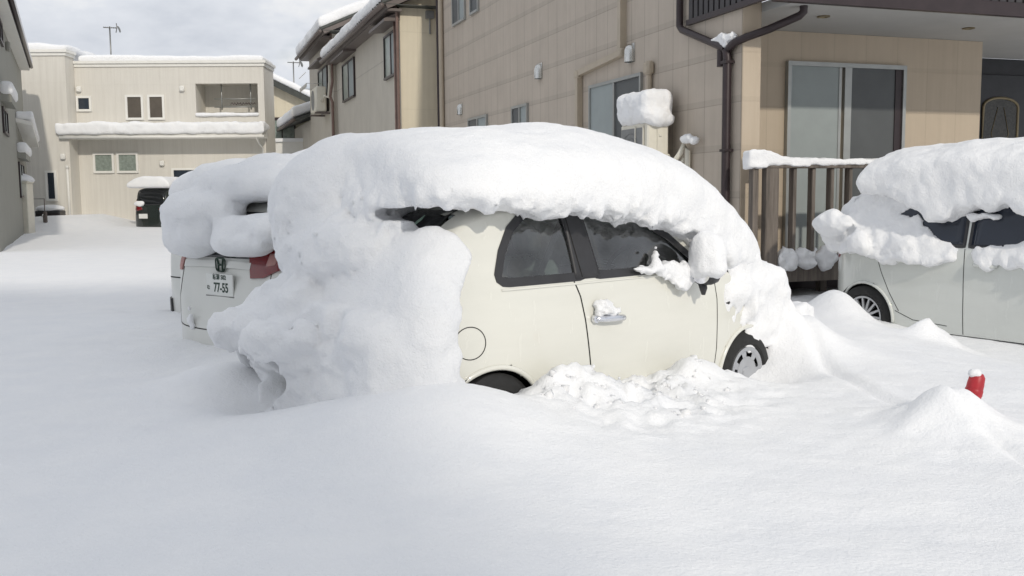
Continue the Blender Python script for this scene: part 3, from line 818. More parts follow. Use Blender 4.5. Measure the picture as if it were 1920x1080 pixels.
# ------------------------------------------------------------------ the snow-covered ground, one sheet
def spaced(lo, hi, a, b, fine, growth=1.09):
    mid = list(np.arange(a, b+1e-6, fine)); l = []; s = fine; x = a
    while x > lo: s = min(s*growth, 6); x -= s; l.append(x)
    r = []; s = fine; x = mid[-1]
    while x < hi: s = min(s*growth, 6); x += s; r.append(x)
    return np.array(l[::-1]+mid+r)
def gauss(X, Y, cx, cy, sx, sy, a=0.0):
    c, s = math.cos(a), math.sin(a)
    dx, dy = X-cx, Y-cy
    u, v = dx*c+dy*s, -dx*s+dy*c
    return np.exp(-.5*((u/sx)**2+(v/sy)**2))
def ground_z(X, Y):
    Z0 = np.zeros_like(X)
    near = np.exp(-np.maximum(0, np.hypot(X, Y-5)-7)/6)
    z = .35+.03*fbm(X, Y, Z0, .45, 2, 101)+.006*fbm(X, Y, Z0, 2.1, 2, 103)+near*(.003*fbm(X, Y, Z0, 9, 3, 105)+.0016*vnoise(X*45, Y*45, Z0, 107))
    # hatchback frame
    c, s = math.cos(FR), math.sin(FR)
    dx, dy = X-FX, Y-FY
    lx, ly = dx*c+dy*s, -dx*s+dy*c
    def band(v, a, b, k): return 1/(1+np.exp(-(v-a)/k))*1/(1+np.exp((v-b)/k))
    # clumpy pile thrown against the door
    pile = band(lx, .10, 1.15, .10)*band(ly, -1.75, -.70, .12)
    rough = (.5-np.abs(fbm(X, Y, Z0, 4.5, 3, 111)))*.13+(.6-np.abs(vnoise(X*12, Y*12, Z0, 113)))*.07+(.6-np.abs(vnoise(X*23, Y*23, Z0, 115)))*.03
    z += pile*(.02+rough*.9*np.exp(-np.maximum(0, -.95-ly)*1.1))
    z += .17*gauss(lx, ly, .38, -1.00, .17, .13)+.05*gauss(lx, ly, .62, -1.15, .15, .2)
    z += .15*gauss(lx, ly, 1.40, -.98, .20, .13)+.05*gauss(lx, ly, 1.75, -1.0, .25, .2)
    p2 = band(lx, 1.1, 1.9, .12)*band(ly, -1.5, -.75, .12); z += p2*rough*.35
    # drift round the rear corner
    z += .20*gauss(lx, ly, -.45, -.95, .38, .34)+.10*gauss(lx, ly, -.85, -.5, .35, .4)-.07*gauss(lx, ly, -.85, .32, .16, .2)+.12*gauss(lx, ly, -.85, .95, .25, .2)+.05*gauss(lx, ly, -.5, -1.3, .6, .5)
    # snow climbing the nose
    z += .22*gauss(lx, ly, 2.93, -.74, .20, .26)+.12*gauss(lx, ly, 3.0, -.3, .3, .5)
    z -= .18*gauss(lx, ly, 2.22, -.98, .28, .26)
    # mound with the red marker
    d = np.hypot((X-2.235)*1.0, (Y-4.80)*.95)
    z += .17*np.exp(-(d/.17)**1.7)+.07*np.exp(-(d/.36)**2)+.02*np.exp(-(d/.5)**2)*fbm(X, Y, Z0, 7, 2, 121)
    # groove over the buried chain that runs through the marker post
    path = [(2.12, 7.6), (2.18, 7.1), (2.17, 6.4), (2.15, 5.7), (2.19, 5.2), (2.215, 4.86), (2.29, 4.62), (2.31, 4.35), (2.30, 4.0), (2.26, 3.6)]
    dg = np.full_like(X, 9.0)
    for (ax, ay), (bx, by) in zip(path[:-1], path[1:]):
        t = np.clip(((X-ax)*(bx-ax)+(Y-ay)*(by-ay))/((bx-ax)**2+(by-ay)**2), 0, 1)
        dg = np.minimum(dg, np.hypot(X-ax-t*(bx-ax), Y-ay-t*(by-ay)))
    z += -.034*np.exp(-(dg/.035)**2)+.007*np.exp(-((dg-.09)/.05)**2)
    z -= .14*gauss(X, Y, 4.25, 7.5, .45, .7)
    # wind ripples
    z += .0045*fbm(X*.55-Y*.25, Y*2.0+X*.5, Z0, 1.6, 3, 141)
    # ridge by the right-hand car's rear wheel, lump by its door
    z += .25*gauss(X, Y, 2.98, 8.75, .17, .34)+.10*gauss(X, Y, 2.5, 8.3, .5, .7)-.10*gauss(X, Y, 3.75, 8.6, .3, .8)
    z += .15*gauss(X, Y, 3.50, 7.9, .16, .13)*(1+.5*fbm(X, Y, Z0, 6, 2, 123))
    z += .10*gauss(X, Y, 2.45, 9.35, .12, .12)
    # left-hand row: bank along the second car
    z += .10*gauss(X, Y, -1.75, 6.55, .25, .5, .6)+.05*gauss(X, Y, -2.6, 7.3, .3, .2)
    z += .03*gauss(X, Y, -4.0, 10.0, .3, .2)*fbm(X, Y, Z0, 5, 2, 125)
    # heaps before the far house
    far = band(X, -18.3, -14.4, .25)*band(Y, 33.5, 37.3, .3)
    z += far*(.22+.35*np.abs(fbm(X, Y, Z0, 1.1, 3, 131)))*band(X, -19, -14.6, .3)
    z += .12*gauss(X, Y, -12.3, 33.7, .5, .3)
    z += .02*fbm(X, Y, Z0, .8, 2, 133)*np.clip((Y-14)/10, 0, 1)
    return z
gx = spaced(-70, 60, -3.2, 3.6, .028); gy = spaced(-40, 120, 2.7, 9.4, .028)
GX, GY = np.meshgrid(gx, gy, indexing='ij')
GZ = ground_z(GX.astype(np.float32), GY.astype(np.float32))
nx_, ny_ = GX.shape
me = bpy.data.meshes.new('snow_ground')
idx = np.arange(nx_*ny_).reshape(nx_, ny_)
quads = np.stack([idx[:-1,:-1], idx[1:,:-1], idx[1:,1:], idx[:-1,1:]], -1).reshape(-1, 4)
me.from_pydata(np.stack([GX, GY, GZ], -1).reshape(-1, 3).tolist(), [], quads.tolist())
me.materials.append(M['snow_ground'])
me.polygons.foreach_set('use_smooth', [True]*len(me.polygons)); me.update()
o = bpy.data.objects.new('snow_ground', me); COL.objects.link(o)
tag(o, 'deep untrodden snow covering the whole car park', 'ground', kind='structure')

# clods of shovelled snow, far too many to count
rng = random.Random(11)
w = MB()
c_, s_ = math.cos(FR), math.sin(FR)
for k in range(110):
    lx = rng.gauss(.72, .40); ly = -.98-abs(rng.gauss(0, .27))
    if lx < .05: continue
    px = FX+lx*c_-ly*s_; py = FY+lx*s_+ly*c_
    gz = float(ground_z(np.array([[px]], np.float32), np.array([[py]], np.float32))[0, 0])
    r = .006+.017*rng.random()**2
    m = Matrix.Translation((px, py, gz-r*.25)) @ Matrix.Rotation(rng.random()*6, 4, 'Z') @ Matrix.Rotation(rng.random()*3, 4, 'X') @ Matrix.Diagonal((1, .6+.6*rng.random(), .5+.5*rng.random(), 1))
    vs_ = [m @ (Vector((x, y, z))*r*(.75+.5*rng.random())) for z in (-1, 1) for y in (-1, 1) for x in (-1, 1)]
    w.add(vs_, [(0, 2, 3, 1), (4, 5, 7, 6), (0, 1, 5, 4), (2, 6, 7, 3), (0, 4, 6, 2), (1, 3, 7, 5)])
o = w.build('snow_clods', M['snow'], None, True)
tag(o, 'loose broken clods of snow scattered below the door of the cream hatchback', 'snow', kind='stuff')
# ------------------------------------------------------------------ beige house on the right (local: x right along the front, y back, z up)
HX, HY, HR = 2.611, 11.0, R(19.0)
house = thing('beige_house', 'large beige panelled two-storey house with dark balcony behind the parked cars', 'house', (HX, HY, 0), HR)
w = MB(); w.box(0, .16, 1.0, 13.0, 0, 8.2); w.build('wall', M['siding_left'], house)
w = MB(); w.box(0, .24, .0, .999, 0, 8.2); w.build('corner_pier', M['siding_left'], house)
w = MB(); w.box(0.002, .239, -.014, -.001, 0, 3.9); w.build('pier_face', M['siding_front'], house)
w = MB(); w.box(.24, 4.43, 1.0, 1.15, 0, 3.55); w.box(4.28, 4.43, 1.15, 2.3, 0, 3.55); w.build('wall', M['siding_front'], house)
w = MB(); w.box(.16, 8.0, 12.85, 13.0, 0, 8.2); w.build('wall', M['siding_front'], house)
w = MB(); w.box(4.43, 9.5, 2.3, 2.42, 0, 3.55); w.build('porch_wall', M['door'], house)
w = MB(); w.box(.243, 9.5, -.60, 2.3, 3.553, 3.66); w.build('soffit', M['soffit'], house)
w = MB(); w.box(-.03, 9.5, -.68, -.602, 3.545, 3.70); w.box(-.05, -.002, -.68, 1.19, 3.585, 3.65); w.build('fascia', M['brown_metal'], house)
w = MB()
for k in range(78): w.box(.0+k*.12, .0+k*.12+.085, -.672, -.652, 3.704, 4.9)
w.box(-.0, 9.5, -.65, -.55, 3.704, 4.9)
for k in range(15): w.box(-.046, -.026, -.64+k*.12, -.64+k*.12+.085, 3.652, 4.9)
w.box(-.024, -.003, -.66, 1.17, 3.652, 4.9)
w.build('balcony_panel', M['brown_ribbed'], house)
w = MB(); w.box(.0, 9.5, .9, 12.9, 8.2, 8.4); w.build('roof', M['brown_metal'], house)
for x, y in ((1.08, .0), (3.37, .17), (5.6, .2)):
    w = MB(); w.lathe([(.075, 0), (.075, -.012), (.05, -.014), (.045, .002)], Matrix.Translation((x, y, 3.552)), 24); d = w.build('downlight', M['brass'], house, True, 40)
# gutter pipes: two branches meeting over one downpipe at the corner
w = MB(); px = -.065
w.tube([(px, .20, 0), (px, .20, 3.06), (px, .22, 3.16)], .05, 12); w.build('downpipe', M['brown_metal'], house, True, 40)
w = MB(); w.tube([(px, .24, 3.17), (px, .5, 3.27), (px, 1.26, 3.545), (px, 1.32, 3.60), (px, 1.32, 3.7), (px, 1.32, 8.0)], .045, 12)
w.tube([(px, .33, 3.17), (px, .33, 2.98)], .05, 12); w.build('downpipe', M['brown_metal'], house, True, 40)
w = MB(); w.tube([(px, .17, 3.17), (px+.01, .06, 3.22), (.02, -.06, 3.26), (.20, -.22, 3.33), (.44, -.44, 3.45), (.47, -.47, 3.49), (.47, -.47, 3.56)], .045, 12); w.build('downpipe', M['brown_metal'], house, True, 40)
w = MB()
for z in (.8, 2.0, 3.0):
    w = MB(); w.box(px-.055, 0, .145, .255, z, z+.03); w.build('pipe_bracket', M['brown_metal'], house)
w = MB(); w.tube([(-.06, 12.86, 0), (-.06, 12.86, 8.1)], .06, 12); w.build('corner_pipe', M['tan_pipe'], house, True, 40)
w = MB(); w.tube([(-.05, 13.12, 0), (-.05, 13.12, 8.1)], .055, 12); w.build('corner_pipe', M['brown_metal'], house, True, 40)
# tan ducts
w = MB(); w.tube([(-.05, 3.015, 8.0), (-.05, 3.015, 3.54)], .05, 4); w.tube([(-.05, 3.06, 3.50), (-.05, 4.60, 3.395)], .045, 4); w.tube([(-.05, 4.57, 3.36), (-.05, 4.57, .2)], .045, 4)
w.bbox(-.11, -.003, 2.94, 3.09, 3.45, 3.57, .02); w.bbox(-.105, -.003, 4.5, 4.66, 3.32, 3.45, .02)
w.build('cable_duct', M['tan_pipe'], house, True, 40)
w = MB(); w.tube([(-.05, 2.17, 3.14), (-.05, 2.17, 1.0)], .04, 8); w.bbox(-.115, -.003, 2.09, 2.25, 3.10, 3.28, .03)
w.build('cable_duct', M['tan_pipe'], house, True, 40)
def window_yz(y0, y1, z0, z1, panes, depth=.045, fr=.045, name='window'):
    """sliding window on the left wall"""
    f = MB()
    f.box(-depth, .0, y0, y0+fr, z0, z1); f.box(-depth, .0, y1-fr, y1, z0, z1)
    f.box(-depth, .0, y0+fr, y1-fr, z1-fr, z1); f.box(-depth-.01, .0, y0+fr, y1-fr, z0, z0+fr)
    n = len(panes)
    for k in range(1, n):
        ym = y0+fr+(y1-y0-2*fr)*k/n
        f.box(-depth+.006, -.002, ym-.028, ym+.028, z0+fr, z1-fr)
    wn = f.build(name, M['alu'], house)
    for k, mt in enumerate(panes):
        a = y0+fr+(y1-y0-2*fr)*k/n+(.028 if k else 0); b = y0+fr+(y1-y0-2*fr)*(k+1)/n-(.028 if k < n-1 else 0)
        p = MB(); p.box(-.022 if k % 2 else -.012, -.001, a, b, z0+fr, z1-fr); p.build('pane', M[mt], wn)
    return wn
window_yz(2.44, 4.21, .75, 3.17, ('screen', 'blind'))
window_yz(9.44, 10.79, 2.1, 3.15, ('blind', 'screen'))
window_yz(7.0, 7.87, 2.2, 3.16, ('blind', 'screen'))
window_yz(10.93, 11.95, 5.30, 6.6, ('blind', 'screen'))
window_yz(9.95, 10.55, 5.31, 6.6, ('screen',))
for y, z, s in ((11.4, 3.42, 1.0), (6.4, 3.66, 1.05), (2.80, 3.48, 1.0)):
    v = MB(); mm = Matrix.Translation((-.012, y, z))
    v.lathe([(.0, .115*s), (.04*s, .11*s), (.075*s, .08*s), (.092*s, .03*s), (.096*s, -.13*s), (.088*s, -.13*s), (.08*s, .0)], mm, 20, R(90), R(270))
    v.box(-.011, -.001, y-.11*s, y+.11*s, z-.14*s, z+.125*s)
    v.build('vent_hood', M['steel'], house, True, 50)
# front sliding window under the soffit
f = MB(); x0, x1, z0, z1 = 1.27, 3.11, .72, 3.175
f.box(x0, x0+.05, .93, .999, z0, z1); f.box(x1-.05, x1, .93, .999, z0, z1); f.box(x0+.05, x1-.05, .93, .999, z1-.055, z1); f.box(x0+.05, x1-.05, .925, .999, z0, z0+.05)
f.box(2.14, 2.245, .94, .998, z0+.05, z1-.055); f.box(2.06, 2.10, .955, .998, z0+.05, z1-.055)
fw = f.build('window', M['alu'], house)
p = MB(); p.box(x0+.05, 2.06, .965, .9985, z0+.05, z1-.055); p.build('pane', M['blind'], fw)
p = MB(); p.box(2.245, x1-.05, .965, .9985, z0+.05, z1-.055); p.build('pane', M['screen'], fw)
p = MB(); p.box(x1-.16, x1-.05, .952, .964, z0+.05, z1-.055); p.build('sash', M['brown_metal'], fw)
# front door in the recess
d = MB(); d.bbox(5.0, 6.9, 2.235, 2.298, .6, 3.3, .01); dd = d.build('door', M['door'], house)
def arch(cx, w2, z0, z1, rise, n=16):
    return [(cx-w2, z0), (cx+w2, z0)]+[(cx+w2*math.cos(math.pi*k/n), z1-rise+rise*math.sin(math.pi*k/n)**.8) for k in range(n+1)]
fr = lambda a, b, c: (a, c, b)
p = MB(); p.prism(arch(6.05, .33, 1.0, 2.93, .16), fr, 2.222, 2.234); p.build('glass_panel', M['textglass'], dd)
p = MB(); po = arch(6.05, .345, .99, 2.945, .165); p.tube([(a, 2.222, b) for a, b in po], .022, 6, True); p.build('panel_moulding', M['brass'], dd, True)
p = MB()
for sx in (-1, 1):
    p.tube([(6.05+sx*.03, 2.219, 1.1), (6.05+sx*.12, 2.219, 1.5), (6.05+sx*.05, 2.219, 2.0), (6.05+sx*.17, 2.219, 2.4), (6.05+sx*.06, 2.219, 2.8)], .006, 5)
p.build('glass_leading', M['brass'], dd, True)
p = MB(); p.tube([(5.15, 2.23, 1.5), (5.15, 2.17, 1.5), (5.15, 2.17, 1.9), (5.15, 2.23, 1.9)], .014, 8); p.build('handle', M['steel'], dd, True)
# snow caught in the gutter fork
o = snow_sdf('gutter_snow', lambda X, Y, Z: smin(ell(X, Y, Z, (-.06, .20, 3.27), (.06, .13, .08)), ell(X, Y, Z, (-.06, .40, 3.30), (.04, .14, .035)), .05)-.025*fbm(X, Y, Z, 14, 3, 201), (-.2, -.05, 3.1), (.1, .75, 3.45), .012, M['snow'], (HX, HY, 0), HR)
tag(o, 'little heap of snow caught in the fork of the dark gutter pipes', 'snow', kind='thing')

# ---- air conditioner outside the left wall
ac = thing('air_conditioner', 'cream outdoor air conditioner unit on a bracket by the sliding window of the beige house', 'air conditioner', (HX+.156, HY-.454, 0), HR)
w = MB(); w.bbox(-.46, -.16, 1.88, 2.66, 1.72, 2.42, .02); w.build('casing', M['acbody'], ac)
w = MB(); w.box(-.468, -.461, 2.0, 2.62, 1.76, 2.36); w.build('front_panel', M['acgrill'], ac)
w = MB(); w.box(-.478, -.469, 2.19, 2.215, 1.74, 2.38); w.box(-.478, -.469, 1.97, 1.995, 1.74, 2.38); w.build('panel_frame', M['acbody'], ac)
g = MB()
for r in (.06, .12, .18, .24): g.tube([(-.474, 2.36+r*math.cos(a), 2.06+r*math.sin(a)) for a in np.linspace(0, 2*math.pi, 24, endpoint=False)], .004, 5, True)
g.build('fan_guard', M['acgrill'], ac, True)
w = MB(); w.box(-.33, -.25, 1.865, 1.879, 1.80, 2.36); w.bbox(-.31, -.27, 1.85, 1.866, 2.24, 2.28, .006); w.build('service_panel', M['acbody'], ac)
w = MB(); w.bbox(-.24, -.17, 1.80, 1.879, 1.82, 2.02, .02); w.build('valve_cover', M['acbody'], ac)
w = MB()
w.tube([(-.22, 1.80, 1.98), (-.20, 1.70, 1.90), (-.14, 1.62, 2.02), (-.10, 1.60, 2.14), (-.06, 1.58, 2.05), (-.06, 1.58, .5)], .035, 10)
w.tube([(-.20, 1.80, 1.88), (-.17, 1.70, 1.78), (-.11, 1.64, 1.9), (-.09, 1.62, 1.96)], .022, 10)
w.build('refrigerant_pipe', M['acbody'], ac, True)
w = MB(); w.tube([(-.22, 1.81, 1.86), (-.18, 1.72, 1.72), (-.1, 1.64, 1.80)], .012, 8); w.tube([(-.24, 1.81, 1.85), (-.2, 1.73, 1.66), (-.1, 1.66, 1.72)], .010, 8); w.build('refrigerant_pipe', M['cable'], ac, True)
for y in (2.0, 2.55):
    w = MB(); w.box(-.47, -.002, y-.02, y+.02, 1.665, 1.715); w.box(-.05, -.003, y-.02, y+.02, 1.3, 1.668); w.build('bracket', M['steel'], ac)
def ac_snow(X, Y, Z):
    f = rbox(X, Y, Z, (-.31, 2.27, 2.62), (.225, .44, .21), .11)
    f = smin(f, ell(X, Y, Z, (-.28, 1.86, 2.48), (.20, .10, .11)), .05)
    return f-.022*fbm(X, Y, Z, 6, 4, 211)
o = snow_sdf('unit_snow', ac_snow, (-.65, 1.65, 2.25), (.0, 2.85, 2.95), .014, M['snow'], (HX+.156, HY-.454, 0), HR)
tag(o, 'square block of snow on top of the cream air conditioner unit', 'snow', kind='thing')
o = snow_sdf('pipe_snow', lambda X, Y, Z: smin(ell(X, Y, Z, (-.09, 1.52, 2.19), (.07, .13, .06)), ell(X, Y, Z, (-.09, 1.34, 2.17), (.05, .07, .05)), .03)-.018*fbm(X, Y, Z, 14, 3, 213), (-.25, 1.1, 2.0), (.0, 1.8, 2.35), .012, M['snow'], (HX+.156, HY-.454, 0), HR)
tag(o, 'small lump of snow on the pipes beside the cream air conditioner unit', 'snow', kind='thing')

# ---- timber deck with its balustrade
deck = thing('wooden_deck', 'weathered timber deck with slatted railing in front of the big window', 'deck', (HX, HY, 0), HR)
w = MB(); w.box(.02, 4.3, -.14, .92, .60, .70); w.build('platform', M['deckwood'], deck)
w = MB(); w.box(-.02, 4.3, -.19, -.145, .50, .705); w.build('rim_board', M['deckwood'], deck)
for x in (.1, 1.2, 2.3, 3.4, 4.2):
    w = MB(); w.box(x, x+.09, .1, .19, 0, .6); w.build('support', M['deckwood'], deck)
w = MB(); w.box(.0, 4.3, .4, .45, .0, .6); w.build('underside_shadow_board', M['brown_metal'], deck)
for x in (.155, 2.3, 4.1):
    w = MB(); w.bbox(x, x+.165, -.30, -.195, .0, 1.80, .008); w.build('post', M['deckwood'], deck)
w = MB(); w.bbox(-.03, 4.3, -.30, -.17, 1.80, 1.855, .006); w.build('handrail', M['deckwood'], deck)
for k in range(14):
    x = .53+k*.2535
    if abs(x-2.3) < .12: continue
    w = MB(); w.bbox(x, x+.045, -.27, -.175, .705, 1.80, .005); w.build('slat', M['deckwood'], deck)
w = MB(); w.bbox(.0, .07, -.27, -.175, .705, 1.80, .005); w.build('slat', M['deckwood'], deck)
def rail_snow(X, Y, Z):
    n = fbm(X, Y, Z, 5, 3, 221)
    h = .05+.10*np.exp(-np.maximum(X-.08, 0)/.28)+.012*n
    f = rbox(X, Y+.235, Z-1.855-h*.5+.01, (2.1, 0, 0), (2.18, .085, .2), .03)
    f = smax(f, Z-1.855-h, .03); f = np.maximum(f, 1.85-.02-.06*np.clip(.25-X, 0, .3)+.02*n-Z)
    return f-.008*fbm(X, Y, Z, 16, 2, 223)
o = snow_sdf('rail_snow', rail_snow, (-.2, -.45, 1.7), (2.6, 1.0, 2.15), .016, M['snow'], (HX, HY, 0), HR)
tag(o, 'ridge of snow along the handrail of the timber deck, thickest at the corner', 'snow', kind='thing')
for k, (x, r) in enumerate(((.46, .14), (.75, .135), (1.02, .13), (.02, .1))):
    o = snow_sdf('deck_snow', lambda X, Y, Z: ell(X, Y, Z, (x, -.23, .76+.02*(k % 2)), (r, .10, .125+.01*(k == 0)))-.035*fbm(X, Y, Z, 9, 3, 231+k), (x-.3, -.45, .55), (x+.3, .0, 1.0), .016, M['snow'], (HX, HY, 0), HR)
    tag(o, ['lump of snow at the foot of the deck post, first under the railing', 'middle one of the three snow lumps along the deck edge', 'last of the three snow lumps along the deck edge beside the pale estate car', 'snow lump on the corner of the timber deck behind the cream hatchback'][k], 'snow', 'snow lumps on the deck edge', kind='thing')
# ------------------------------------------------------------------ second house (grey walls, cream boarded end, tiled roof)
H2X, H2Y = -2.736, 24.3
h2 = thing('tiled_house', 'grey rendered house with snowy tiled roof and window hoods behind the beige house', 'house', (H2X, H2Y, 0), HR)
w = MB(); w.box(0, .15, .002, 10.15, 0, 6.1); w.box(-.12, .15, 10.15, 16.4, 0, 7.05); w.box(.15, 3, 16.25, 16.4, 0, 7.05); w.build('wall', M['plaster2'], h2)
w = MB(); w.box(.0, 6.0, -.014, .0, 0, 6.9); w.build('gable_wall', M['yellow2'], h2)
sl = .45
def roof_block(y0, y1, eave_z, x_e, name='roof'):
    f = lambda u, v, q: (u, q, v)
    r = MB(); r.prism([(x_e, eave_z), (x_e+.06, eave_z-.12), (x_e+5.5, eave_z-.12+5.44*sl), (x_e+5.5, eave_z+5.5*sl)], f, y0, y1)
    ro = r.build(name, M['gutter'], h2)
    t = MB(); n = int((y1-y0)/.28)
    for k in range(n):
        y = y0+.14+k*.28
        t.tube([(x_e-.05, y, eave_z+.03), (x_e+1.5, y, eave_z+.03+1.55*sl)], .075, 8)
    t.box(x_e-.03, x_e+1.5, y0, y1, eave_z-.02, eave_z+.0)
    t.build('roof_tiles', M['tile'], ro, True, 60)
    g = MB(); g.tube([(x_e-.09, y0-.05, eave_z-.06), (x_e-.09, y1+.05, eave_z-.06)], .065, 10); g.build('gutter', M['gutter'], ro, True)
    return ro
roof_block(-.35, 10.2, 6.14, -.42); roof_block(9.6, 16.6, 7.08, -.52)
w = MB(); w.box(-.36, .0, -.3, 10.15, 5.98, 6.04); w.build('soffit', M['gutter'], h2)
w = MB(); w.box(-.46, -.12, 10.15, 16.5, 6.92, 6.98); w.build('soffit', M['gutter'], h2)
def slab_on_roof(name, y0, y1, ez, xe, th, label, seed):
    fn = lambda X, Y, Z: smax(smax((Z-(ez+(X-xe)*sl+.08+th+.05*fbm(X, Y, Z, .9, 3, seed)))*.9, (ez+(X-xe)*sl+.05)-Z, .06), np.maximum(np.maximum(xe-.12-X, X-xe-2.2), np.maximum(y0-Y, Y-y1))+.05*fbm(X, Y, Z, 1.6, 2, seed+3), .16)
    o = snow_sdf(name, fn, (xe-.5, y0-.4, ez-.2), (xe+2.6, y1+.4, ez+1.9), .07, M['snow'], (H2X, H2Y, 0), HR)
    tag(o, label, 'snow', 'snow slabs on roofs', 'thing')
slab_on_roof('roof_snow', -.3, 10.1, 6.14, -.42, .34, 'long snow slab on the lower tiled roof edge above the two hooded windows', 301)
slab_on_roof('roof_snow', 9.7, 16.5, 7.08, -.52, .42, 'snow slab on the higher far end of the tiled roof, overhanging the gutter', 305)
def hooded_window(y0, y1, z0, z1, xw=0.0, hood=True):
    f = MB(); d = .06; fr = .05
    f.box(xw-d, xw, y0, y0+fr, z0, z1); f.box(xw-d, xw, y1-fr, y1, z0, z1); f.box(xw-d, xw, y0+fr, y1-fr, z1-fr, z1); f.box(xw-d-.02, xw, y0+fr, y1-fr, z0, z0+fr)
    ym = (y0+y1)/2; f.box(xw-d+.01, xw-.002, ym-.035, ym+.035, z0+fr, z1-fr)
    wn = f.build('window', M['brown_metal'], h2)
    for a, b, m in ((y0+fr, ym-.035, 'blind'), (ym+.035, y1-fr, 'curtain')):
        p = MB(); p.box(xw-.025, xw-.002, a, b, z0+fr, z1-fr); p.build('pane', M[m], wn)
    if hood:
        h = MB(); h.prism([(xw-.40, z1+.10), (xw-.40, z1+.17), (xw-.001, z1+.36), (xw-.001, z1+.14)], lambda u, v, q: (u, q, v), y0-.2, y1+.2)
        h.build('window_hood', M['gutter'], wn)
hooded_window(.12, 1.76, 4.53, 5.66); hooded_window(6.40, 8.65, 4.56, 5.78); hooded_window(11.3, 13.6, 4.5, 6.15, -.12)
w = MB(); w.tube([(-.08, -.08, 0), (-.08, -.08, 6.05), (-.2, -.12, 6.2), (-.45, -.15, 6.35)], .04, 10); w.build('downpipe', M['pinkpipe'], h2, True)
w = MB(); w.tube([(-.10, .12, 0), (-.10, .12, 6.1)], .035, 10); w.build('downpipe', M['pinkpipe'], h2, True)
w = MB(); w.tube([(-.18, 10.05, 0), (-.18, 10.05, 4.7), (-.26, 10.0, 4.9), (-.18, 9.95, 5.4), (-.18, 9.95, 6.1), (-.35, 9.9, 6.3)], .05, 10); w.build('downpipe', M['pinkpipe'], h2, True)
w = MB(); w.tube([(-.14, 10.2, 7.3), (-.14, 10.2, 6.3)], .05, 10); w.build('downpipe', M['pinkpipe'], h2, True)
w = MB(); w.box(.66, .86, -.12, -.016, 5.88, 6.06); w.tube([(.76, -.06, 5.88), (.76, -.06, 5.5)], .022, 8); w.build('meter_box', M['acgrill'], h2)
# low wing at the far end
w = MB(); w.box(-.05, 3, 16.41, 26, 0, 4.6); w.build('wing_wall', M['plaster2'], h2)
fq = lambda u, v, q: (u, q, v)
r = MB(); r.prism([(-.75, 4.62), (-.72, 4.5), (3, 5.9), (3, 6.02)], fq, 16.45, 26.6); wr = r.build('wing_roof', M['tile'], h2)
g = MB(); g.tube([(-.8, 16.4, 4.55), (-.8, 26.7, 4.55)], .065, 10); g.tube([(-.78, 24.2, 4.5), (-.4, 24.2, 4.2), (-.12, 24.2, 4.1), (-.12, 24.2, 0)], .05, 8); g.build('gutter', M['gutter'], wr, True)
o = snow_sdf('roof_snow', lambda X, Y, Z: smax(smax((Z-(4.74+(X+.75)*.37+.36+.06*fbm(X, Y, Z, 1.1, 3, 311))), (4.66+(X+.75)*.37)-Z, .06), np.maximum(np.maximum(-.85-X, X-1.5), np.maximum(16.7-Y, Y-26.4)), .15), (-1.1, 16.4, 4.4), (1.8, 26.8, 6.3), .08, M['snow'], (H2X, H2Y, 0), HR)
tag(o, 'snow slab on the low wing roof at the far end of the grey house', 'snow', 'snow slabs on roofs', 'thing')
# wall-hung air conditioner
ac2 = thing('air_conditioner', 'yellowed outdoor air conditioner hung high on the far wall of the grey tiled house', 'air conditioner', (H2X, H2Y, 0), HR)
w = MB(); w.bbox(-.62, -.24, 11.0, 12.4, 4.45, 5.35, .05); w.build('casing', M['acbody'], ac2, True, 40)
w = MB(); w.lathe([(0, .0), (.33, .0), (.34, .015), (.36, 0)], Matrix.Translation((-.625, 11.75, 4.9)) @ Matrix.Rotation(R(-90), 4, 'Y'), 24); w.build('fan_guard', M['acgrill'], ac2, True)
for y in (11.0, 12.3):
    w = MB(); w.box(-.66, -.125, y, y+.1, 4.38, 4.44); w.build('bracket', M['gutter'], ac2)
w = MB(); w.tube([(-.4, 11.0, 4.8), (-.35, 10.75, 5.0), (-.25, 10.5, 4.9), (-.22, 10.4, 5.4), (-.18, 10.35, 6.2)], .04, 8); w.build('refrigerant_pipe', M['acbody'], ac2, True)
w = MB()
w.tube([(-.75, 12.6, 6.0), (-.75, 14.6, 6.0)], .012, 6)
rng = random.Random(4)
hk = MB()
for k in range(7):
    y = 12.7+k*.3; z = 5.55
    hk.tube([(-.72, y, z+.06), (-.72, y+.10, z-.06), (-.72, y+.18, z+.05)], .02, 5)
hg = thing('clothes_hanger', 'string of white plastic laundry clips hanging by the far hooded window', 'laundry clips', (H2X, H2Y, 0), HR)
hk.build('clips', M['pole_white'], hg, True)
w.tube([(-.12, 12.7, 5.62), (-.72, 12.7, 5.62), (-.72, 14.7, 5.62), (-.12, 14.7, 5.62)], .012, 6); w.build('rail', M['pole_white'], hg, True)

# ------------------------------------------------------------------ far house with a snowy gable
h3 = thing('gabled_house', 'pale house with a dark snow-edged gable far between the white and grey houses', 'house', (-10.2, 46, 0), R(2))
fy = lambda u, v, q: (u, q, v)
w = MB(); w.prism([(-4, 0), (4.5, 0), (4.5, 4.0), (2.5, 5.0), (-1.6, 7.0), (-4, 5.8)], fy, 0, .3); w.build('wall', M['yellow2'], h3)
w = MB(); w.prism([(-1.8, 7.30), (-1.8, 7.02), (4.9, 3.72), (4.9, 4.0)], fy, -.55, 5); w.prism([(-1.8, 7.30), (-1.8, 7.02), (-5, 5.5), (-5, 5.75)], fy, -.55, 5); w.build('roof', M['tile'], h3)
f = MB(); f.box(-1.25, .0, -.05, -.002, 3.9, 5.15); wn = f.build('window', M['brown_metal'], h3)
p = MB(); p.box(-1.19, -.66, -.06, -.051, 3.96, 5.0); p.box(-.60, -.06, -.06, -.051, 3.96, 5.0); p.build('pane', M['curtain'], wn)
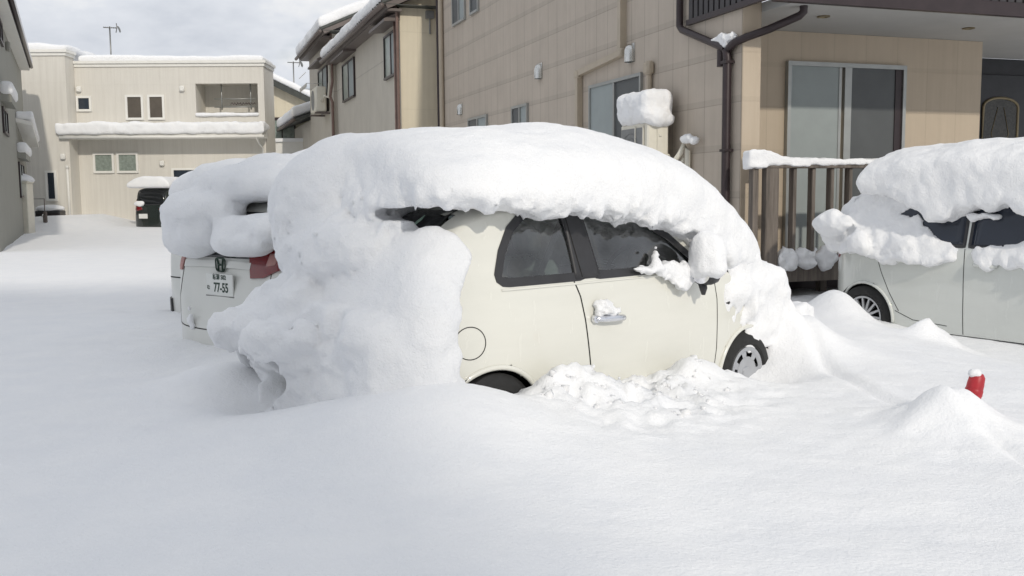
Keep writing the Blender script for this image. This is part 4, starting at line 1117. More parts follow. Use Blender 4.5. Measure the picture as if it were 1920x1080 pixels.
o = snow_sdf('roof_snow', lambda X, Y, Z: smax(smax(Z-(7.32+.30-np.abs(X+1.8)*.4925+.04*fbm(X, Y, Z, 2, 2, 321)), 7.30-np.abs(X+1.8)*.4925-Z, .05), np.maximum(np.abs(X)-4.7, np.abs(Y-2)-2.6), .1), (-5, -.9, 4.5), (5, 5, 8), .1, M['snow'], (-10.2, 46, 0), R(2))
tag(o, 'snow on the roof of the far gabled house', 'snow', 'snow slabs on roofs', 'thing')
wb = thing('garden_shed', 'low white shed wall showing under the window of the far gabled house', 'shed', (-10.5, 43, 0), 0)
w = MB(); w.box(-.9, 1.6, 0, 2, 0, 3.85); w.build('wall', M['white_trim'], wb)
w = MB(); w.box(-1.0, 1.7, -.1, 2.1, 3.85, 4.0); w.build('roof', M['snow'], wb)

# ------------------------------------------------------------------ white house at the end
WX, WY = -17.2, 38.0
hw = thing('white_house', 'boxy pale house with flat snowy roof, balcony opening and snow-laden awning', 'house', (WX, WY, 0), R(1.2))
def wx(px): return px+17.2
w = MB()
x0, x1, zt = 0.0, 7.55, 6.55
bx0, bx1, bz0, bz1 = 4.88, 7.30, 4.62, 5.87          # balcony opening
w.box(x0, bx0, 0, .25, 0, zt); w.box(bx1, x1, 0, .25, 0, zt); w.box(bx0, bx1, 0, .25, 0, bz0); w.box(bx0, bx1, 0, .25, bz1, zt)
w.box(bx0-.1, bx1+.1, 1.3, 1.4, 4.2, 6.2); w.box(bx0, bx1, .25, 1.3, 4.2, bz0-.25); w.box(bx0, bx1, .25, 1.3, bz1+.05, 6.2)
w.box(bx0-.12, bx0-.001, .25, 1.3, 4.2, 6.2); w.box(bx1+.001, bx1+.12, .25, 1.3, 4.2, 6.2)
w.build('wall', M['white_bld'], hw)
w = MB(); w.box(x1-.2, x1+.001, .251, 1.7, 0, zt); w.build('side_wall', M['white_bld_side'], hw)
w = MB(); w.box(-3.5, .22, -.8, -.55, 0, 6.9); w.build('wing_wall', M['white_bld'], hw)
w = MB(); w.box(.0, .22, -.549, 0, 0, 6.9); w.build('wing_side_wall', M['white_bld_side'], hw)
w = MB()
for (a, b) in ((zt-.02, zt+.10), (zt+.10, zt+.20)):
    e = .05 if a < zt else .11
    w.box(.23, x1+e, -e, 0, a, b); w.box(x1, x1+e, 0, 1.7, a, b)
    w.box(-3.5, .22+e, -.8-e, -.8, a+.33, b+.33); w.box(.22, .22+e, -.8, .0, a+.33, b+.33)
w.build('parapet_trim', M['white_trim'], hw)
w = MB(); w.prism([(-3.5, 7.3), (-1.0, 7.35), (-.55, 7.42), (1.2, 6.75), (1.2, 6.5), (-3.5, 6.5)], fy, 3.0, 8); w.build('upper_roof_block', M['white_bld'], hw)
w = MB(); w.prism([(-3.6, 7.42), (-3.6, 7.3), (-1.0, 7.36), (-.55, 7.43), (1.3, 6.72), (1.3, 6.82), (-.5, 7.56)], fy, 2.9, 8); w.build('upper_roof_trim', M['white_trim'], hw)
def plain_window(x0, x1, z0, z1, y=0.0, mat='paneglass', fr=.085, name='window'):
    f = MB(); f.box(x0, x0+fr, y-.06, y-.001, z0, z1); f.box(x1-fr, x1, y-.06, y-.001, z0, z1); f.box(x0+fr, x1-fr, y-.06, y-.001, z1-fr, z1); f.box(x0+fr, x1-fr, y-.08, y-.001, z0, z0+fr)
    wn = f.build(name, M['white_trim'], hw)
    p = MB(); p.box(x0+fr, x1-fr, y-.02, y-.003, z0+fr, z1-fr); p.build('pane', M[mat], wn)
    return wn
plain_window(.24, .83, 4.82, 5.42); plain_window(2.14, 2.84, 4.48, 5.45, mat='brownpane'); plain_window(3.0, 3.66, 4.48, 5.45, mat='brownpane')
plain_window(.78, 1.60, 2.42, 3.22, mat='curtain'); plain_window(1.70, 2.54, 2.42, 3.22, mat='curtain'); plain_window(3.82, 4.9, 2.0, 2.6)
plain_window(-.75, -.32, 1.35, 2.52, -.8)
for x, z, y in ((.38, 5.68, 0), (4.38, 5.68, 0), (3.48, 2.80, 0), (-.02, 3.05, -.8), (-1.62, 6.0, -.8)):
    v = MB(); v.bbox(x-.09, x+.09, y-.14, y-.001, z-.11, z+.10, .03); v.build('vent_cover', M['white_trim'], hw, True, 40)
w = MB(); w.tube([(.12, -.86, 2.6), (.12, -.86, .5)], .045, 8); w.tube([(.12, -.86, 2.6), (.12, -.86, 2.7)], .06, 8); w.build('downpipe', M['white_trim'], hw, True)
aw = MB(); aw.prism([(-.86, 3.72), (-.86, 3.88), (-.001, 4.06), (-.001, 3.72)], lambda u, v, q: (q, u, v), .02, 7.62); awn = aw.build('awning', M['white_trim'], hw)
w = MB(); w.tube([(-.1, -.92, 3.76), (7.7, -.92, 3.76)], .055, 8); w.tube([(7.4, -.92, 3.74), (7.42, -.5, 3.5), (7.45, -.08, 3.35), (7.45, -.08, .3)], .045, 8); w.build('awning_gutter', M['white_trim'], awn, True)
o = snow_sdf('awning_snow', lambda X, Y, Z: smax(smax(Z-(4.34+.04*fbm(X, Y, Z, 1.4, 3, 331)), 3.87+(Y+.86)*.2-Z, .05), np.maximum(np.maximum(-.22-X, X-7.72), np.maximum(-.98-Y, Y+.0)), .16)-.02*fbm(X, Y, Z, 5, 2, 333), (-.6, -1.3, 3.6), (8.1, .1, 4.7), .05, M['snow'], (WX, WY, 0), R(1.2))
tag(o, 'long snow roll on the awning of the white house', 'snow', 'snow slabs on roofs', 'thing')
o = snow_sdf('roof_snow', lambda X, Y, Z: smin(smax(smax(Z-(zt+.42+.05*fbm(X, Y, Z, .9, 3, 341)), zt+.12-Z, .05), np.maximum(np.maximum(.35-X, X-x1-.02), np.maximum(-.06-Y, Y-1.72)), .18), smax(smax(Z-(zt+.33+.44+.05*fbm(X, Y, Z, 1.2, 3, 343)), zt+.45-Z, .05), np.maximum(np.maximum(-3.4-X, X-.33), np.maximum(-.88-Y, Y-2)), .2), .15), (-3.8, -1.3, 6.4), (8, 8.3, 7.6), .09, M['snow'], (WX, WY, 0), R(1.2))
tag(o, 'thin snow cap along the flat roof of the white house', 'snow', 'snow slabs on roofs', 'thing')
o = snow_sdf('sill_snow', lambda X, Y, Z: rbox(X, Y, Z, (6.09, .08, 4.67), (1.25, .2, .07), .06)-.015*fbm(X, Y, Z, 4, 2, 345), (4.6, -.3, 4.5), (7.6, .4, 4.9), .035, M['snow'], (WX, WY, 0), R(1.2))
tag(o, 'snow on the balcony ledge of the white house', 'snow', 'snow slabs on roofs', 'thing')
w = MB()
for x in (5.75, 6.9): w.tube([(x, .5, bz1+.1), (x, .5, 4.9)], .03, 6)
for z in (5.32, 5.0): w.tube([(5.45, .5, z), (7.1, .5, z)], .022, 6)
dp = thing('drying_rack', 'white laundry poles inside the balcony of the white house', 'laundry rack', (WX, WY, 0), R(1.2))
w.build('poles', M['alu'], dp, True)
w = MB(); rng = random.Random(9)
for k in range(9):
    x = 6.15+k*.11; z = 5.15
    w.tube([(x-.05, .48, z-.08+.06*rng.random()), (x, .48, z), (x+.05, .48, z-.05), (x, .48, z+.03)], .018, 5)
w.build('hangers', M['gutter'], dp, True)

def antenna(x, y, z, h, s, label):
    a = thing('rooftop_antenna', label, 'antenna', (x, y, z), R(20))
    w = MB(); w.tube([(0, 0, -1), (0, 0, h)], .03, 6); w.build('mast', M['antenna'], a, True)
    w = MB(); w.tube([(-.35*s, 0, h-.05), (.35*s, 0, h-.05)], .02, 6)
    for k in range(7):
        x2 = -.3*s+.1*s*k; w.tube([(x2, -.22*s, h-.05), (x2, .22*s, h-.05)], .012, 5)
    w.tube([(.32*s, 0, h-.25), (.38*s, 0, h-.05), (.36*s, 0, h+.15)], .02, 5); w.build('aerial', M['antenna'], a, True)
    w = MB(); w.lathe([(0, .05), (.15*s, .03), (.22*s, -.03)], Matrix.Translation((.5*s, 0, h-.1)) @ Matrix.Rotation(R(70), 4, 'Y'), 16); w.build('dish', M['antenna'], a, True)
antenna(-17.15, 42, 7.3, 1.45, .75, 'tall thin TV antenna on the roof of the white house')
antenna(-10.55, 47.5, 6.6, 1.35, .8, 'small TV antenna with round dish above the far gabled roof')

# ------------------------------------------------------------------ house on the left edge
LX, LY, LA = -18.048, 36.0, R(24.6)
hl = thing('dark_house', 'shaded grey-green house with a snowy eave at the edge of the lot', 'house', (LX, LY, 0), LA)
w = MB(); w.box(-.2, 0, -17, 0, 0, 6.32); w.box(-6, -.2, -.2, 0, 0, 6.32); w.build('wall', M['left_bld'], hl)
w = MB(); w.prism([(.32, 6.10), (.32, 6.24), (-6, 8.9), (-6, 8.7)], lambda u, v, q: (u, q, v), -17, -.9); rf = w.build('roof', M['brown_metal'], hl)
w = MB(); w.box(.0, .315, -17, -.95, 6.06, 6.10); w.build('soffit', M['white_trim'], rf)
w = MB(); w.tube([(.37, -17, 6.2), (.37, -.85, 6.2)], .06, 8); w.build('gutter', M['brown_metal'], rf, True)
o = snow_sdf('roof_snow', lambda X, Y, Z: smax(smax(Z-(6.62-.42*(X-.3)+.03*fbm(X, Y, Z, 1.1, 3, 351)), 6.22-.42*(X-.32)-Z, .05), np.maximum(np.maximum(-2-X, X-.42), np.maximum(-17-Y, Y+.9)), .14), (-2.3, -17.3, 6.0), (.8, -.5, 8.0), .08, M['snow'], (LX, LY, 0), LA)
tag(o, 'snow edge on the eave of the shaded grey-green house', 'snow', 'snow slabs on roofs', 'thing')
def lwin(y0, y1, z0, z1, hood):
    f = MB(); f.box(-.0, .05, y0, y0+.06, z0, z1); f.box(0, .05, y1-.06, y1, z0, z1); f.box(0, .05, y0+.06, y1-.06, z1-.06, z1); f.box(0, .06, y0+.06, y1-.06, z0, z0+.06)
    ym = (y0+y1)/2; f.box(0, .045, ym-.04, ym+.04, z0+.06, z1-.06)
    wn = f.build('window', M['brown_metal'], hl)
    p = MB(); p.box(0, .015, y0+.06, ym-.04, z0+.06, z1-.06); p.box(0, .015, ym+.04, y1-.06, z0+.06, z1-.06); p.build('pane', M['blind'], wn)
    if hood:
        h = MB(); h.prism([(.0, z1+.12), (.0, z1+.42), (.24, z1+.26), (.24, z1+.08)], lambda u, v, q: (u, q, v), y0-.2, y1+.2); h.build('window_hood', M['left_bld'], wn)
        o = snow_sdf('hood_snow', lambda X, Y, Z: rbox(X, Y, Z, (.14, (y0+y1)/2, z1+.42), (.16, (y1-y0)/2+.25, .17), .1), (-.1, y0-.6, z1), (.5, y1+.6, z1+.9), .05, M['snow'], (LX, LY, 0), LA)
        tag(o, 'snow on the %s window hood of the shaded grey-green house' % ('upper' if z1 > 3 else 'lower'), 'snow', 'snow slabs on roofs', 'thing')
lwin(-13.2, -11.7, 5.4, 6.0, False); lwin(-13.5, -11.6, 3.1, 3.75, True); lwin(-6.6, -3.4, 1.5, 2.62, True)
v = MB(); v.bbox(.0, .12, -10, -9.7, 5.55, 5.8, .03); v.build('vent_cover', M['left_bld'], hl)
h = MB(); V = [(0.001, -6.4, 3.98), (.46, -6.4, 3.86), (.46, -.6, 3.42), (0.001, -.6, 3.5)]
h.add(V+[(a, b, c-.12) for a, b, c in V], [(0, 1, 2, 3), (7, 6, 5, 4), (0, 4, 5, 1), (1, 5, 6, 2), (2, 6, 7, 3), (3, 7, 4, 0)]); h.build('entrance_canopy', M['white_trim'], hl)
o = snow_sdf('canopy_snow', lambda X, Y, Z: smax(np.abs(Z-(3.97-.0759*(Y+6.4)+.10))-.13-.03*fbm(X, Y, Z, 2, 2, 355), np.maximum(np.maximum(.0-X, X-.5), np.maximum(-6.4-Y, Y+.7)), .1), (-.1, -6.8, 3.3), (.8, -.3, 4.5), .04, M['snow'], (LX, LY, 0), LA)
tag(o, 'snow on the slanting entrance canopy of the shaded grey-green house', 'snow', 'snow slabs on roofs', 'thing')

# utility things standing along the left house
cb = thing('storage_cabinet', 'tall beige garden cabinet with a snow cap beside the shaded grey-green house', 'cabinet', (-16.35, 31.2, 0), R(12))
w = MB(); w.bbox(-.9, .62, 0, .75, .1, 1.98, .02); w.build('cabinet_body', M['acbody'], cb)
w = MB(); w.box(-.02, .0, -.012, -.001, .3, 1.9); w.box(.05, .08, -.03, -.001, 1.0, 1.2); w.build('cabinet_door_seam', M['gutter'], cb)
w = MB(); w.box(-.93, .65, -.03, .78, 1.98, 2.03); w.build('lid', M['acbody'], cb)
o = snow_sdf('cabinet_snow', lambda X, Y, Z: smax(ell(X, Y, Z, (-.1, .37, 2.05), (.85, .5, .30)), 2.03-Z, .05)-.03*fbm(X, Y, Z, 2, 2, 361), (-1.2, -.3, 1.9), (1.0, 1.1, 2.6), .05, M['snow'], (-16.35, 31.2, 0), R(12))
tag(o, 'domed snow cap on the tall beige garden cabinet', 'snow', kind='thing')
a3 = thing('air_conditioner', 'small outdoor air conditioner with round snow cap in front of the beige garden cabinet', 'air conditioner', (-16.15, 29.6, 0), R(10))
w = MB(); w.bbox(-.45, .42, 0, .3, .55, 1.28, .03); w.build('casing', M['acbody'], a3)
w = MB(); w.lathe([(0, 0), (.25, 0), (.27, .015), (.29, 0)], Matrix.Translation((-.1, -.012, .9)) @ Matrix.Rotation(R(90), 4, 'X'), 24); w.build('fan_guard', M['acgrill'], a3, True)
w = MB(); w.box(-.42, -.36, .02, .28, .2, .55); w.box(.32, .38, .02, .28, .2, .55); w.box(.2, .24, -.02, -.001, .56, 1.26); w.build('stand', M['acgrill'], a3)
o = snow_sdf('unit_snow', lambda X, Y, Z: smax(ell(X, Y, Z, (0, .15, 1.38), (.52, .36, .30)), 1.27-Z, .05), (-.8, -.4, 1.2), (.8, .7, 1.9), .04, M['snow'], (-16.15, 29.6, 0), R(10))
tag(o, 'round snow cap on the small air conditioner by the garden cabinet', 'snow', kind='thing')
bx = thing('black_box', 'dark box unit half buried in snow below the narrow window of the white house', 'box', (-17.4, 36.3, 0), R(4))
w = MB(); w.bbox(-.45, .45, -.3, .3, .3, 1.0, .03); w.build('casing', M['blacktrim'], bx)
w = MB()
for k in range(5): w.box(-.4, .4, -.315, -.301, .45+k*.1, .49+k*.1)
w.build('louvre', M['brown_metal'], bx)
o = snow_sdf('box_snow', lambda X, Y, Z: ell(X, Y, Z, (0, 0, 1.08), (.52, .38, .14)), (-.8, -.6, .8), (.8, .6, 1.4), .04, M['snow'], (-17.4, 36.3, 0), R(4))
tag(o, 'snow on the dark box unit below the narrow window of the white house', 'snow', kind='thing')
tp = thing('garden_tap', 'small standing water tap and thin rail in the snow beside the garden cabinet', 'tap', (-16.3, 33.6, 0), 0)
w = MB(); w.bbox(-.06, .06, -.06, .06, .2, 1.0, .02); w.build('pillar', M['gutter'], tp)
w = MB(); w.tube([(0, -.06, .9), (0, -.18, .9), (0, -.2, .82)], .02, 6); w.build('spout', M['steel'], tp, True)
w = MB(); w.tube([(-1.0, 0, .3), (-1.0, 0, 1.45), (0.0, 0, 1.45), (0, 0, .3)], .02, 6); w.build('rail', M['gutter'], tp, True)
# ------------------------------------------------------------------ second parked car: white, seen from behind, plate 77-55
QX, QY, QR = -2.25, 7.13, R(52)      # origin: middle of the rear bumper on the ground
hz = [(0, .50), (.015, .60), (.06, .68), (.085, .82), (.11, .98), (.16, 1.12), (.28, 1.32), (.42, 1.46), (.58, 1.52), (1.0, 1.56), (1.6, 1.55), (2.1, 1.46), (2.6, 1.2), (2.85, 1.03), (3.3, .95), (3.65, .8), (3.8, .55)]
qcar = Car(hz, 0.0, 3.85, 1.62, .24, 6, 1.0, .22, .09, 170, pr=9)
q = thing('parked_car', 'white hatchback seen from behind with rear plate 77-55 under lumps of snow', 'car', (QX, QY, 0), QR)
sh, _ = qcar.shell([], [], [(.72, .3), (3.1, .3)], None, .31)
sh.build('body', M['white_car'], q, True, 45)
w = MB(); qcar.patch(w, [(-.60, 1.08), (.60, 1.08), (.54, 1.42), (-.54, 1.42)], 'B', .005, .01, 5); w.build('rear_window', M['darkglass'], q, True)
w = MB(); qcar.strip(w, [(-.32, 1.025), (-.1, 1.03), (.2, 1.03), (.52, 1.02)], 'B', .05, .018); w.build('garnish', M['white_car'], q, True, 40)
w = MB(); qcar.strip(w, [(-.57, .56), (-.3, .545), (.3, .545), (.57, .56)], 'B', .008, .002); w.build('bumper_gap', M['gap'], q)
w = MB(); qcar.strip(w, [(.545, 1.02), (.54, .8), (.56, .62), (.57, .56)], 'B', .006, .002); w.build('tailgate_gap', M['gap'], q)
w = MB(); qcar.strip(w, [(-.545, 1.02), (-.54, .8), (-.56, .62), (-.57, .56)], 'B', .006, .002); w.build('tailgate_gap', M['gap'], q)
for s_, mt in ((-1, 'red_lamp'), (1, 'pink_lamp')):
    w = MB()
    if s_ < 0: qcar.patch(w, [(-.28, 1.10), (-.34, .94), (-.48, .95), (-.64, 1.02), (-.66, 1.14), (-.46, 1.15)], 'B', .016, .02, 4)
    else: qcar.patch(w, [(.55, 1.08), (.555, .97), (.63, .965), (.65, 1.08)], 'B', .012, .016, 4)
    lp = w.build('tail_lamp', M[mt], q, True, 40)
    if s_ < 0:
        w = MB(); qcar.patch(w, [(-.50, 1.12), (-.49, 1.03), (-.57, 1.04), (-.61, 1.12)], 'B', .02, .006, 3); w.build('indicator_lens', M['pink_lamp'], lp, True)
# number plate
ph = qcar.hit(0, .885, 'B', .0); px0 = ph.x-.022
w = MB(); w.bbox(px0-.004, px0+.01, -.165, .165, .80, .965, .003); pl = w.build('number_plate', M['plate'], q)
w = MB(); w.bbox(px0-.002, px0+.03, -.18, .18, .787, .80, .004); w.build('plate_bracket', M['blacktrim'], pl)
def text(parent, s, size, loc, rot, mat, name='lettering', bold=0.0, sx=1.0):
    cu = bpy.data.curves.new(name, 'FONT'); cu.body = s; cu.size = size; cu.align_x = 'CENTER'; cu.align_y = 'CENTER'; cu.extrude = .0008; cu.offset = bold
    t = bpy.data.objects.new(name, cu); COL.objects.link(t)
    bpy.context.view_layer.update()
    me = bpy.data.meshes.new_from_object(t.evaluated_get(bpy.context.evaluated_depsgraph_get()))
    bpy.data.objects.remove(t)
    o = bpy.data.objects.new(name, me); COL.objects.link(o); me.materials.clear(); me.materials.append(mat)
    o.parent = parent; o.location = loc; o.rotation_euler = rot; o.scale = (sx, 1, 1)
    return o
# text faces -x (backwards): reading direction is -y seen from behind
TR = (R(90), 0, R(-90))
text(pl, '77-55', .098, (px0-.0052, -.022, .858), TR, M['plate_ink'], 'plate_number', .0022, .80)
text(pl, '\u65b0\u6f5f 502', .046, (px0-.0052, -.005, .938), TR, M['plate_ink'], 'plate_region', .0012, .95)
text(pl, '\u3080', .036, (px0-.0052, .135, .855), TR, M['plate_ink'], 'plate_kana', .001)
# emblem: an H in a rounded frame
eh = qcar.hit(0.02, 1.02, 'B', .02); ex = eh.x-.004
w = MB()
rr_ = [(.058*math.copysign(abs(math.cos(a))**.5, math.cos(a))*(1+.12*math.sin(a)), .05*math.copysign(abs(math.sin(a))**.5, math.sin(a))) for a in np.linspace(0, 2*math.pi, 32, endpoint=False)]
w.tube([(ex, .03+a, 1.03+b) for a, b in rr_], .006, 6, True)
for s_ in (-1, 1): w.tube([(ex, .03+s_*.036, 1.075), (ex, .03+s_*.024, 1.03), (ex, .03+s_*.028, .985)], .009, 6)
w.tube([(ex, .005, 1.03), (ex, .055, 1.03)], .008, 6)
w.build('emblem', M['plate_ink'], q, True)
for ax in (.72, 3.1): add_wheel(q, ax, .64, .3, .30, .19, 'cover', 1)
def qsnow_roof(X, Y, Z):
    n1 = fbm(X, Y, Z, 2.4, 2, 401)
    top = tab(X, [(-.2, 1.50), (.05, 1.62), (.3, 1.76), (.7, 1.87), (1.6, 1.93), (2.4, 1.85), (3.0, 1.5), (3.9, 1.2)])
    f = smax(smax((Z-(top-.30*(np.abs(Y)/.9)**2.4+.04*n1))*.85, tab(X, [(0, 1.56), (.3, 1.52), (2, 1.5), (2.6, 1.2), (3.0, 1.0), (3.9, .8)])-Z, .06), np.abs(Y)-.74-.03*n1, .14)
    f = smax(f, .22-X-.10*np.sin(Y*4+1), .10)
    e = smin(ell(X, Y, Z, (.15, .28, 1.42), (.26, .36, .17)), ell(X, Y, Z, (.10, .36, 1.23), (.20, .32, .16)), .10)
    e = smin(e, ell(X, Y, Z, (.24, -.34, 1.30), (.22, .36, .13)), .05)
    e = smin(e, ell(X, Y, Z, (.14, -.12, 1.24), (.18, .20, .15)), .08)
    e = smin(e, ell(X, Y, Z, (.10, -.34, 1.20), (.18, .34, .10)), .06)
    e = smin(e, ell(X, Y, Z, (.15, -.62, 1.30), (.2, .22, .12)), .06)
    f = smin(f, e, .05)
    f = smax(f, -ell(X, Y, Z, (-.1, .04, 1.22), (.2, .025, .16)), .05)
    b = np.maximum(np.maximum(np.abs(Y)-qcar.w(np.clip(X, .005, 3.84))*qcar.g(Z), (Z-tab(X, hz))*.8), -X)
    f = np.maximum(f, -(b+.03))
    return f-.028*n1-.022*fbm(X, Y, Z, 5, 3, 405)-.008*fbm(X, Y, Z, 13, 3, 403)
o = snow_sdf('car_snow', qsnow_roof, (-.6, -1.15, 1.0), (4.0, 1.25, 2.2), .024, M['snow'], (QX, QY, 0), QR)
tag(o, 'lumpy snow heaped on the roof and tailgate of the white hatchback with plate 77-55', 'snow', 'snow on the parked cars', 'thing')
for (yy, zz, s_) in ((.28, .60, 1), (-.08, .58, .8)):
    o = snow_sdf('bumper_snow', lambda X, Y, Z: ell(X, Y, Z, (.0, yy, zz), (.014, .028*s_, .07*s_))-.022*fbm(X, Y, Z, 20, 3, 411), (-.1, yy-.15, zz-.15), (.1, yy+.15, zz+.2), .012, M['snow'], (QX, QY, 0), QR)
    tag(o, 'streak of snow stuck to the tailgate below the 77-55 plate, ' + ('the larger one' if s_ == 1 else 'the smaller one'), 'snow', 'snow on the parked cars', 'thing')

# ------------------------------------------------------------------ third car in the row, mostly hidden
KX, KY = -3.10, 9.42
kcar = Car(hz, 0.0, 3.9, 1.66, .24, 6, 1.0, .22, .09, 110, pr=12)
k = thing('parked_car', 'white car mostly hidden behind the 77-55 hatchback, only its rear corner showing', 'car', (KX, KY, 0), QR)
sh, _ = kcar.shell([], [], [(.72, .3), (3.1, .3)], None, .31); sh.build('body', M['white_car'], k, True, 45)
w = MB(); kcar.patch(w, [(-.60, 1.05), (.60, 1.05), (.54, 1.42), (-.54, 1.42)], 'B', .005, .01, 5); w.build('rear_window', M['darkglass'], k, True)
w = MB(); kcar.strip(w, [(-.7, .72), (0, .72), (.72, .72)], 'B', .012, .002); w.build('bumper_gap', M['gap'], k)
w = MB(); kcar.patch(w, [(.5, .34), (.76, .34), (.76, .50), (.54, .50)], 'B', .02, .02, 3); w.build('bumper_insert', M['blacktrim'], k)
for ax in (.72, 3.1): add_wheel(k, ax, .72, .3, .30, .19, 'cover', 1)
def ksnow(X, Y, Z):
    n1 = fbm(X, Y, Z, 2.4, 2, 421)
    top = tab(X, [(-.3, 1.60), (.1, 1.82), (.8, 1.95), (2.0, 1.95), (2.6, 1.6), (3.9, 1.2)])
    f = smax(smax((Z-(top-.28*(np.abs(Y)/.9)**2.6))*.85, tab(X, [(-.3, 1.3), (.3, 1.5), (2, 1.5), (2.6, 1.2), (3.9, .8)])-Z, .06), np.abs(Y)-.78, .14)
    f = smax(f, .15-X, .14)
    e = smin(ell(X, Y, Z, (.2, .35, 1.25), (.25, .4, .26)), ell(X, Y, Z, (.2, -.4, 1.22), (.28, .4, .26)), .1)
    return smin(f, e, .1)-.03*n1
o = snow_sdf('car_snow', ksnow, (-.7, -1.2, .85), (4.0, 1.2, 2.2), .035, M['snow'], (KX, KY, 0), QR)
tag(o, 'smooth snow hump on the car hidden behind the 77-55 hatchback', 'snow', 'snow on the parked cars', 'thing')

# ------------------------------------------------------------------ black van in front of the white house
VX, VY, VR = -13.15, 35.0, R(84)
vz = [(0, .5), (.01, .75), (.03, 1.0), (.08, 1.30), (.18, 1.65), (.32, 1.80), (.8, 1.85), (2.5, 1.82), (3.2, 1.3), (3.9, 1.0), (4.3, .7)]
vcar = Car(vz, 0, 4.3, 1.5, .25, 6, 1.05, .2, .1, 90, pr=14)
v = thing('black_van', 'dark minivan with red tail lamps parked against the white house', 'van', (VX, VY, 0), VR)
vcar.shell()[0].build('body', M['black_car'], v, True, 45)
w = MB(); vcar.patch(w, [(-.58, 1.18), (.58, 1.18), (.50, 1.70), (-.50, 1.70)], 'B', .006, .01, 5); w.build('rear_window', M['darkglass'], v, True)
for s_ in (-1, 1):
    w = MB(); vcar.patch(w, [(s_*.30, 1.02), (s_*.36, 1.12), (s_*.52, 1.16), (s_*.56, 1.40), (s_*.64, 1.36), (s_*.69, 1.0), (s_*.5, .98)], 'B', .012, .016, 4); w.build('tail_lamp', M['red_lamp'], v, True)
h = vcar.hit(.3, .75, 'B', .0)
w = MB(); w.bbox(h.x-.03, h.x-.012, .10, .43, .70, .87, .004); w.build('number_plate', M['plate'], v)
w = MB(); vcar.strip(w, [(-.7, .62), (0, .6), (.7, .62)], 'B', .01, .002); w.build('bumper_gap', M['gap'], v)
for ax in (.8, 3.4): add_wheel(v, ax, .66, .3, .31, .2, 'cover', 1)
o = snow_sdf('van_snow', lambda X, Y, Z: smax(smax(Z-(2.22-.3*(np.abs(Y)/.9)**3+.04*fbm(X, Y, Z, 2, 2, 431)), 1.80-Z, .06), np.maximum(np.abs(Y)-.83, np.maximum(-.12-X, X-3.0)), .14), (-.5, -1.2, 1.5), (3.3, 1.2, 2.4), .045, M['snow'], (VX, VY, 0), VR)
tag(o, 'flat snow slab on the roof of the dark minivan', 'snow', 'snow on the parked cars', 'thing')
o = snow_sdf('window_snow', lambda X, Y, Z: ell(X, Y, Z, (.05, .42, 1.22), (.07, .20, .10))-.03*fbm(X, Y, Z, 6, 2, 433), (-.2, .1, .9), (.3, .9, 1.5), .03, M['snow'], (VX, VY, 0), VR)
tag(o, 'patch of snow on the rear window corner of the dark minivan', 'snow', 'snow on the parked cars', 'thing')

# ------------------------------------------------------------------ pale estate car on the right, its right flank towards us
# centre line origin at the rear axle
u = Vector((.5408, -.8412, 0)); RXY = Vector((3.46, 9.4, 0))
ER = math.atan2(u.y, u.x); rn = Vector((u.y, -u.x, 0)); EC = RXY-rn*.845
ez = [(-.64, .5), (-.63, .66), (-.61, .85), (-.56, 1.0), (-.47, 1.2), (-.36, 1.40), (-.20, 1.50), (.1, 1.55), (.8, 1.58), (1.5, 1.56), (2.0, 1.40), (2.5, 1.14), (2.75, 1.03), (3.2, .95), (3.5, .8), (3.6, .55)]
ecar = Car(ez, -.64, 3.62, 1.69, .24, 6, 1.0, .24, .09, 170, pr=8)
e_ = thing('estate_car', 'pale silver estate car with multi-spoke alloy wheel parked by the wooden deck', 'car', (EC.x, EC.y, 0), ER)
EAR = [(0, .31), (2.6, .31)]
EW1 = [(-.40, 1.14), (-.25, 1.04), (-.02, 1.04), (.0, 1.06), (-.04, 1.42), (-.22, 1.40)]
EW2 = [(.08, 1.04), (1.03, 1.04), (1.02, 1.47), (.5, 1.48), (.04, 1.45)]
EW3 = [(1.08, 1.04), (2.2, 1.04), (2.05, 1.16), (1.65, 1.40), (1.08, 1.47)]
EDOOR = [(.40, .40), (.30, .56), (.20, .75), (.12, .94), (.08, 1.02), (1.04, 1.02), (1.055, .6), (1.055, .25), (.50, .25), (.44, .33)]
sh, dr2 = ecar.shell([], [], EAR, EDOOR, .335)
sh.build('body', M['silver_car'], e_, True, 45)
dd = dr2.build('door', M['silver_car'], e_, True, 45)
for poly in (EW1, EW2, EW3):
    w = MB(); ecar.patch(w, poly, 'R', .004, .008, 5); g = w.build('side_window', M['blueglass'], e_, True)
    w = MB(); ecar.strip(w, poly, 'R', .03, .005, True); w.build('window_seal', M['blacktrim'], g, True)
w = MB(); ecar.patch(w, [(-.6, 1.0), (.6, 1.0), (.55, 1.36), (-.55, 1.36)], 'B', .005, .01, 5); w.build('rear_window', M['blueglass'], e_, True)
w = MB(); ecar.strip(w, EDOOR[0:5], 'R', .006, .0015); ecar.strip(w, EDOOR[5:8], 'R', .006, .0015); w.build('door_gap', M['gap'], dd)
w = MB(); ecar.strip(w, [(.36, .40), (.55, .33), (.9, .31)], 'R', .006, .0015); w.build('sill_crease', M['gap'], e_)
w = MB(); ecar.patch(w, [(-.60, 1.04), (-.57, .90), (-.44, .86), (-.36, .92), (-.44, 1.04)], 'R', .010, .016, 4); w.build('tail_lamp', M['red_lamp'], e_, True)
h = ecar.hit(1.25, .88, 'R', 0)
w = MB(); w.tube([(1.14, h.y-.008, .885), (1.17, h.y-.035, .885), (1.33, h.y-.035, .88), (1.36, h.y-.008, .88)], [.012, .017, .017, .012], 10); w.build('door_handle', M['silver_car'], e_, True)
h = ecar.hit(.35, .88, 'R', 0)
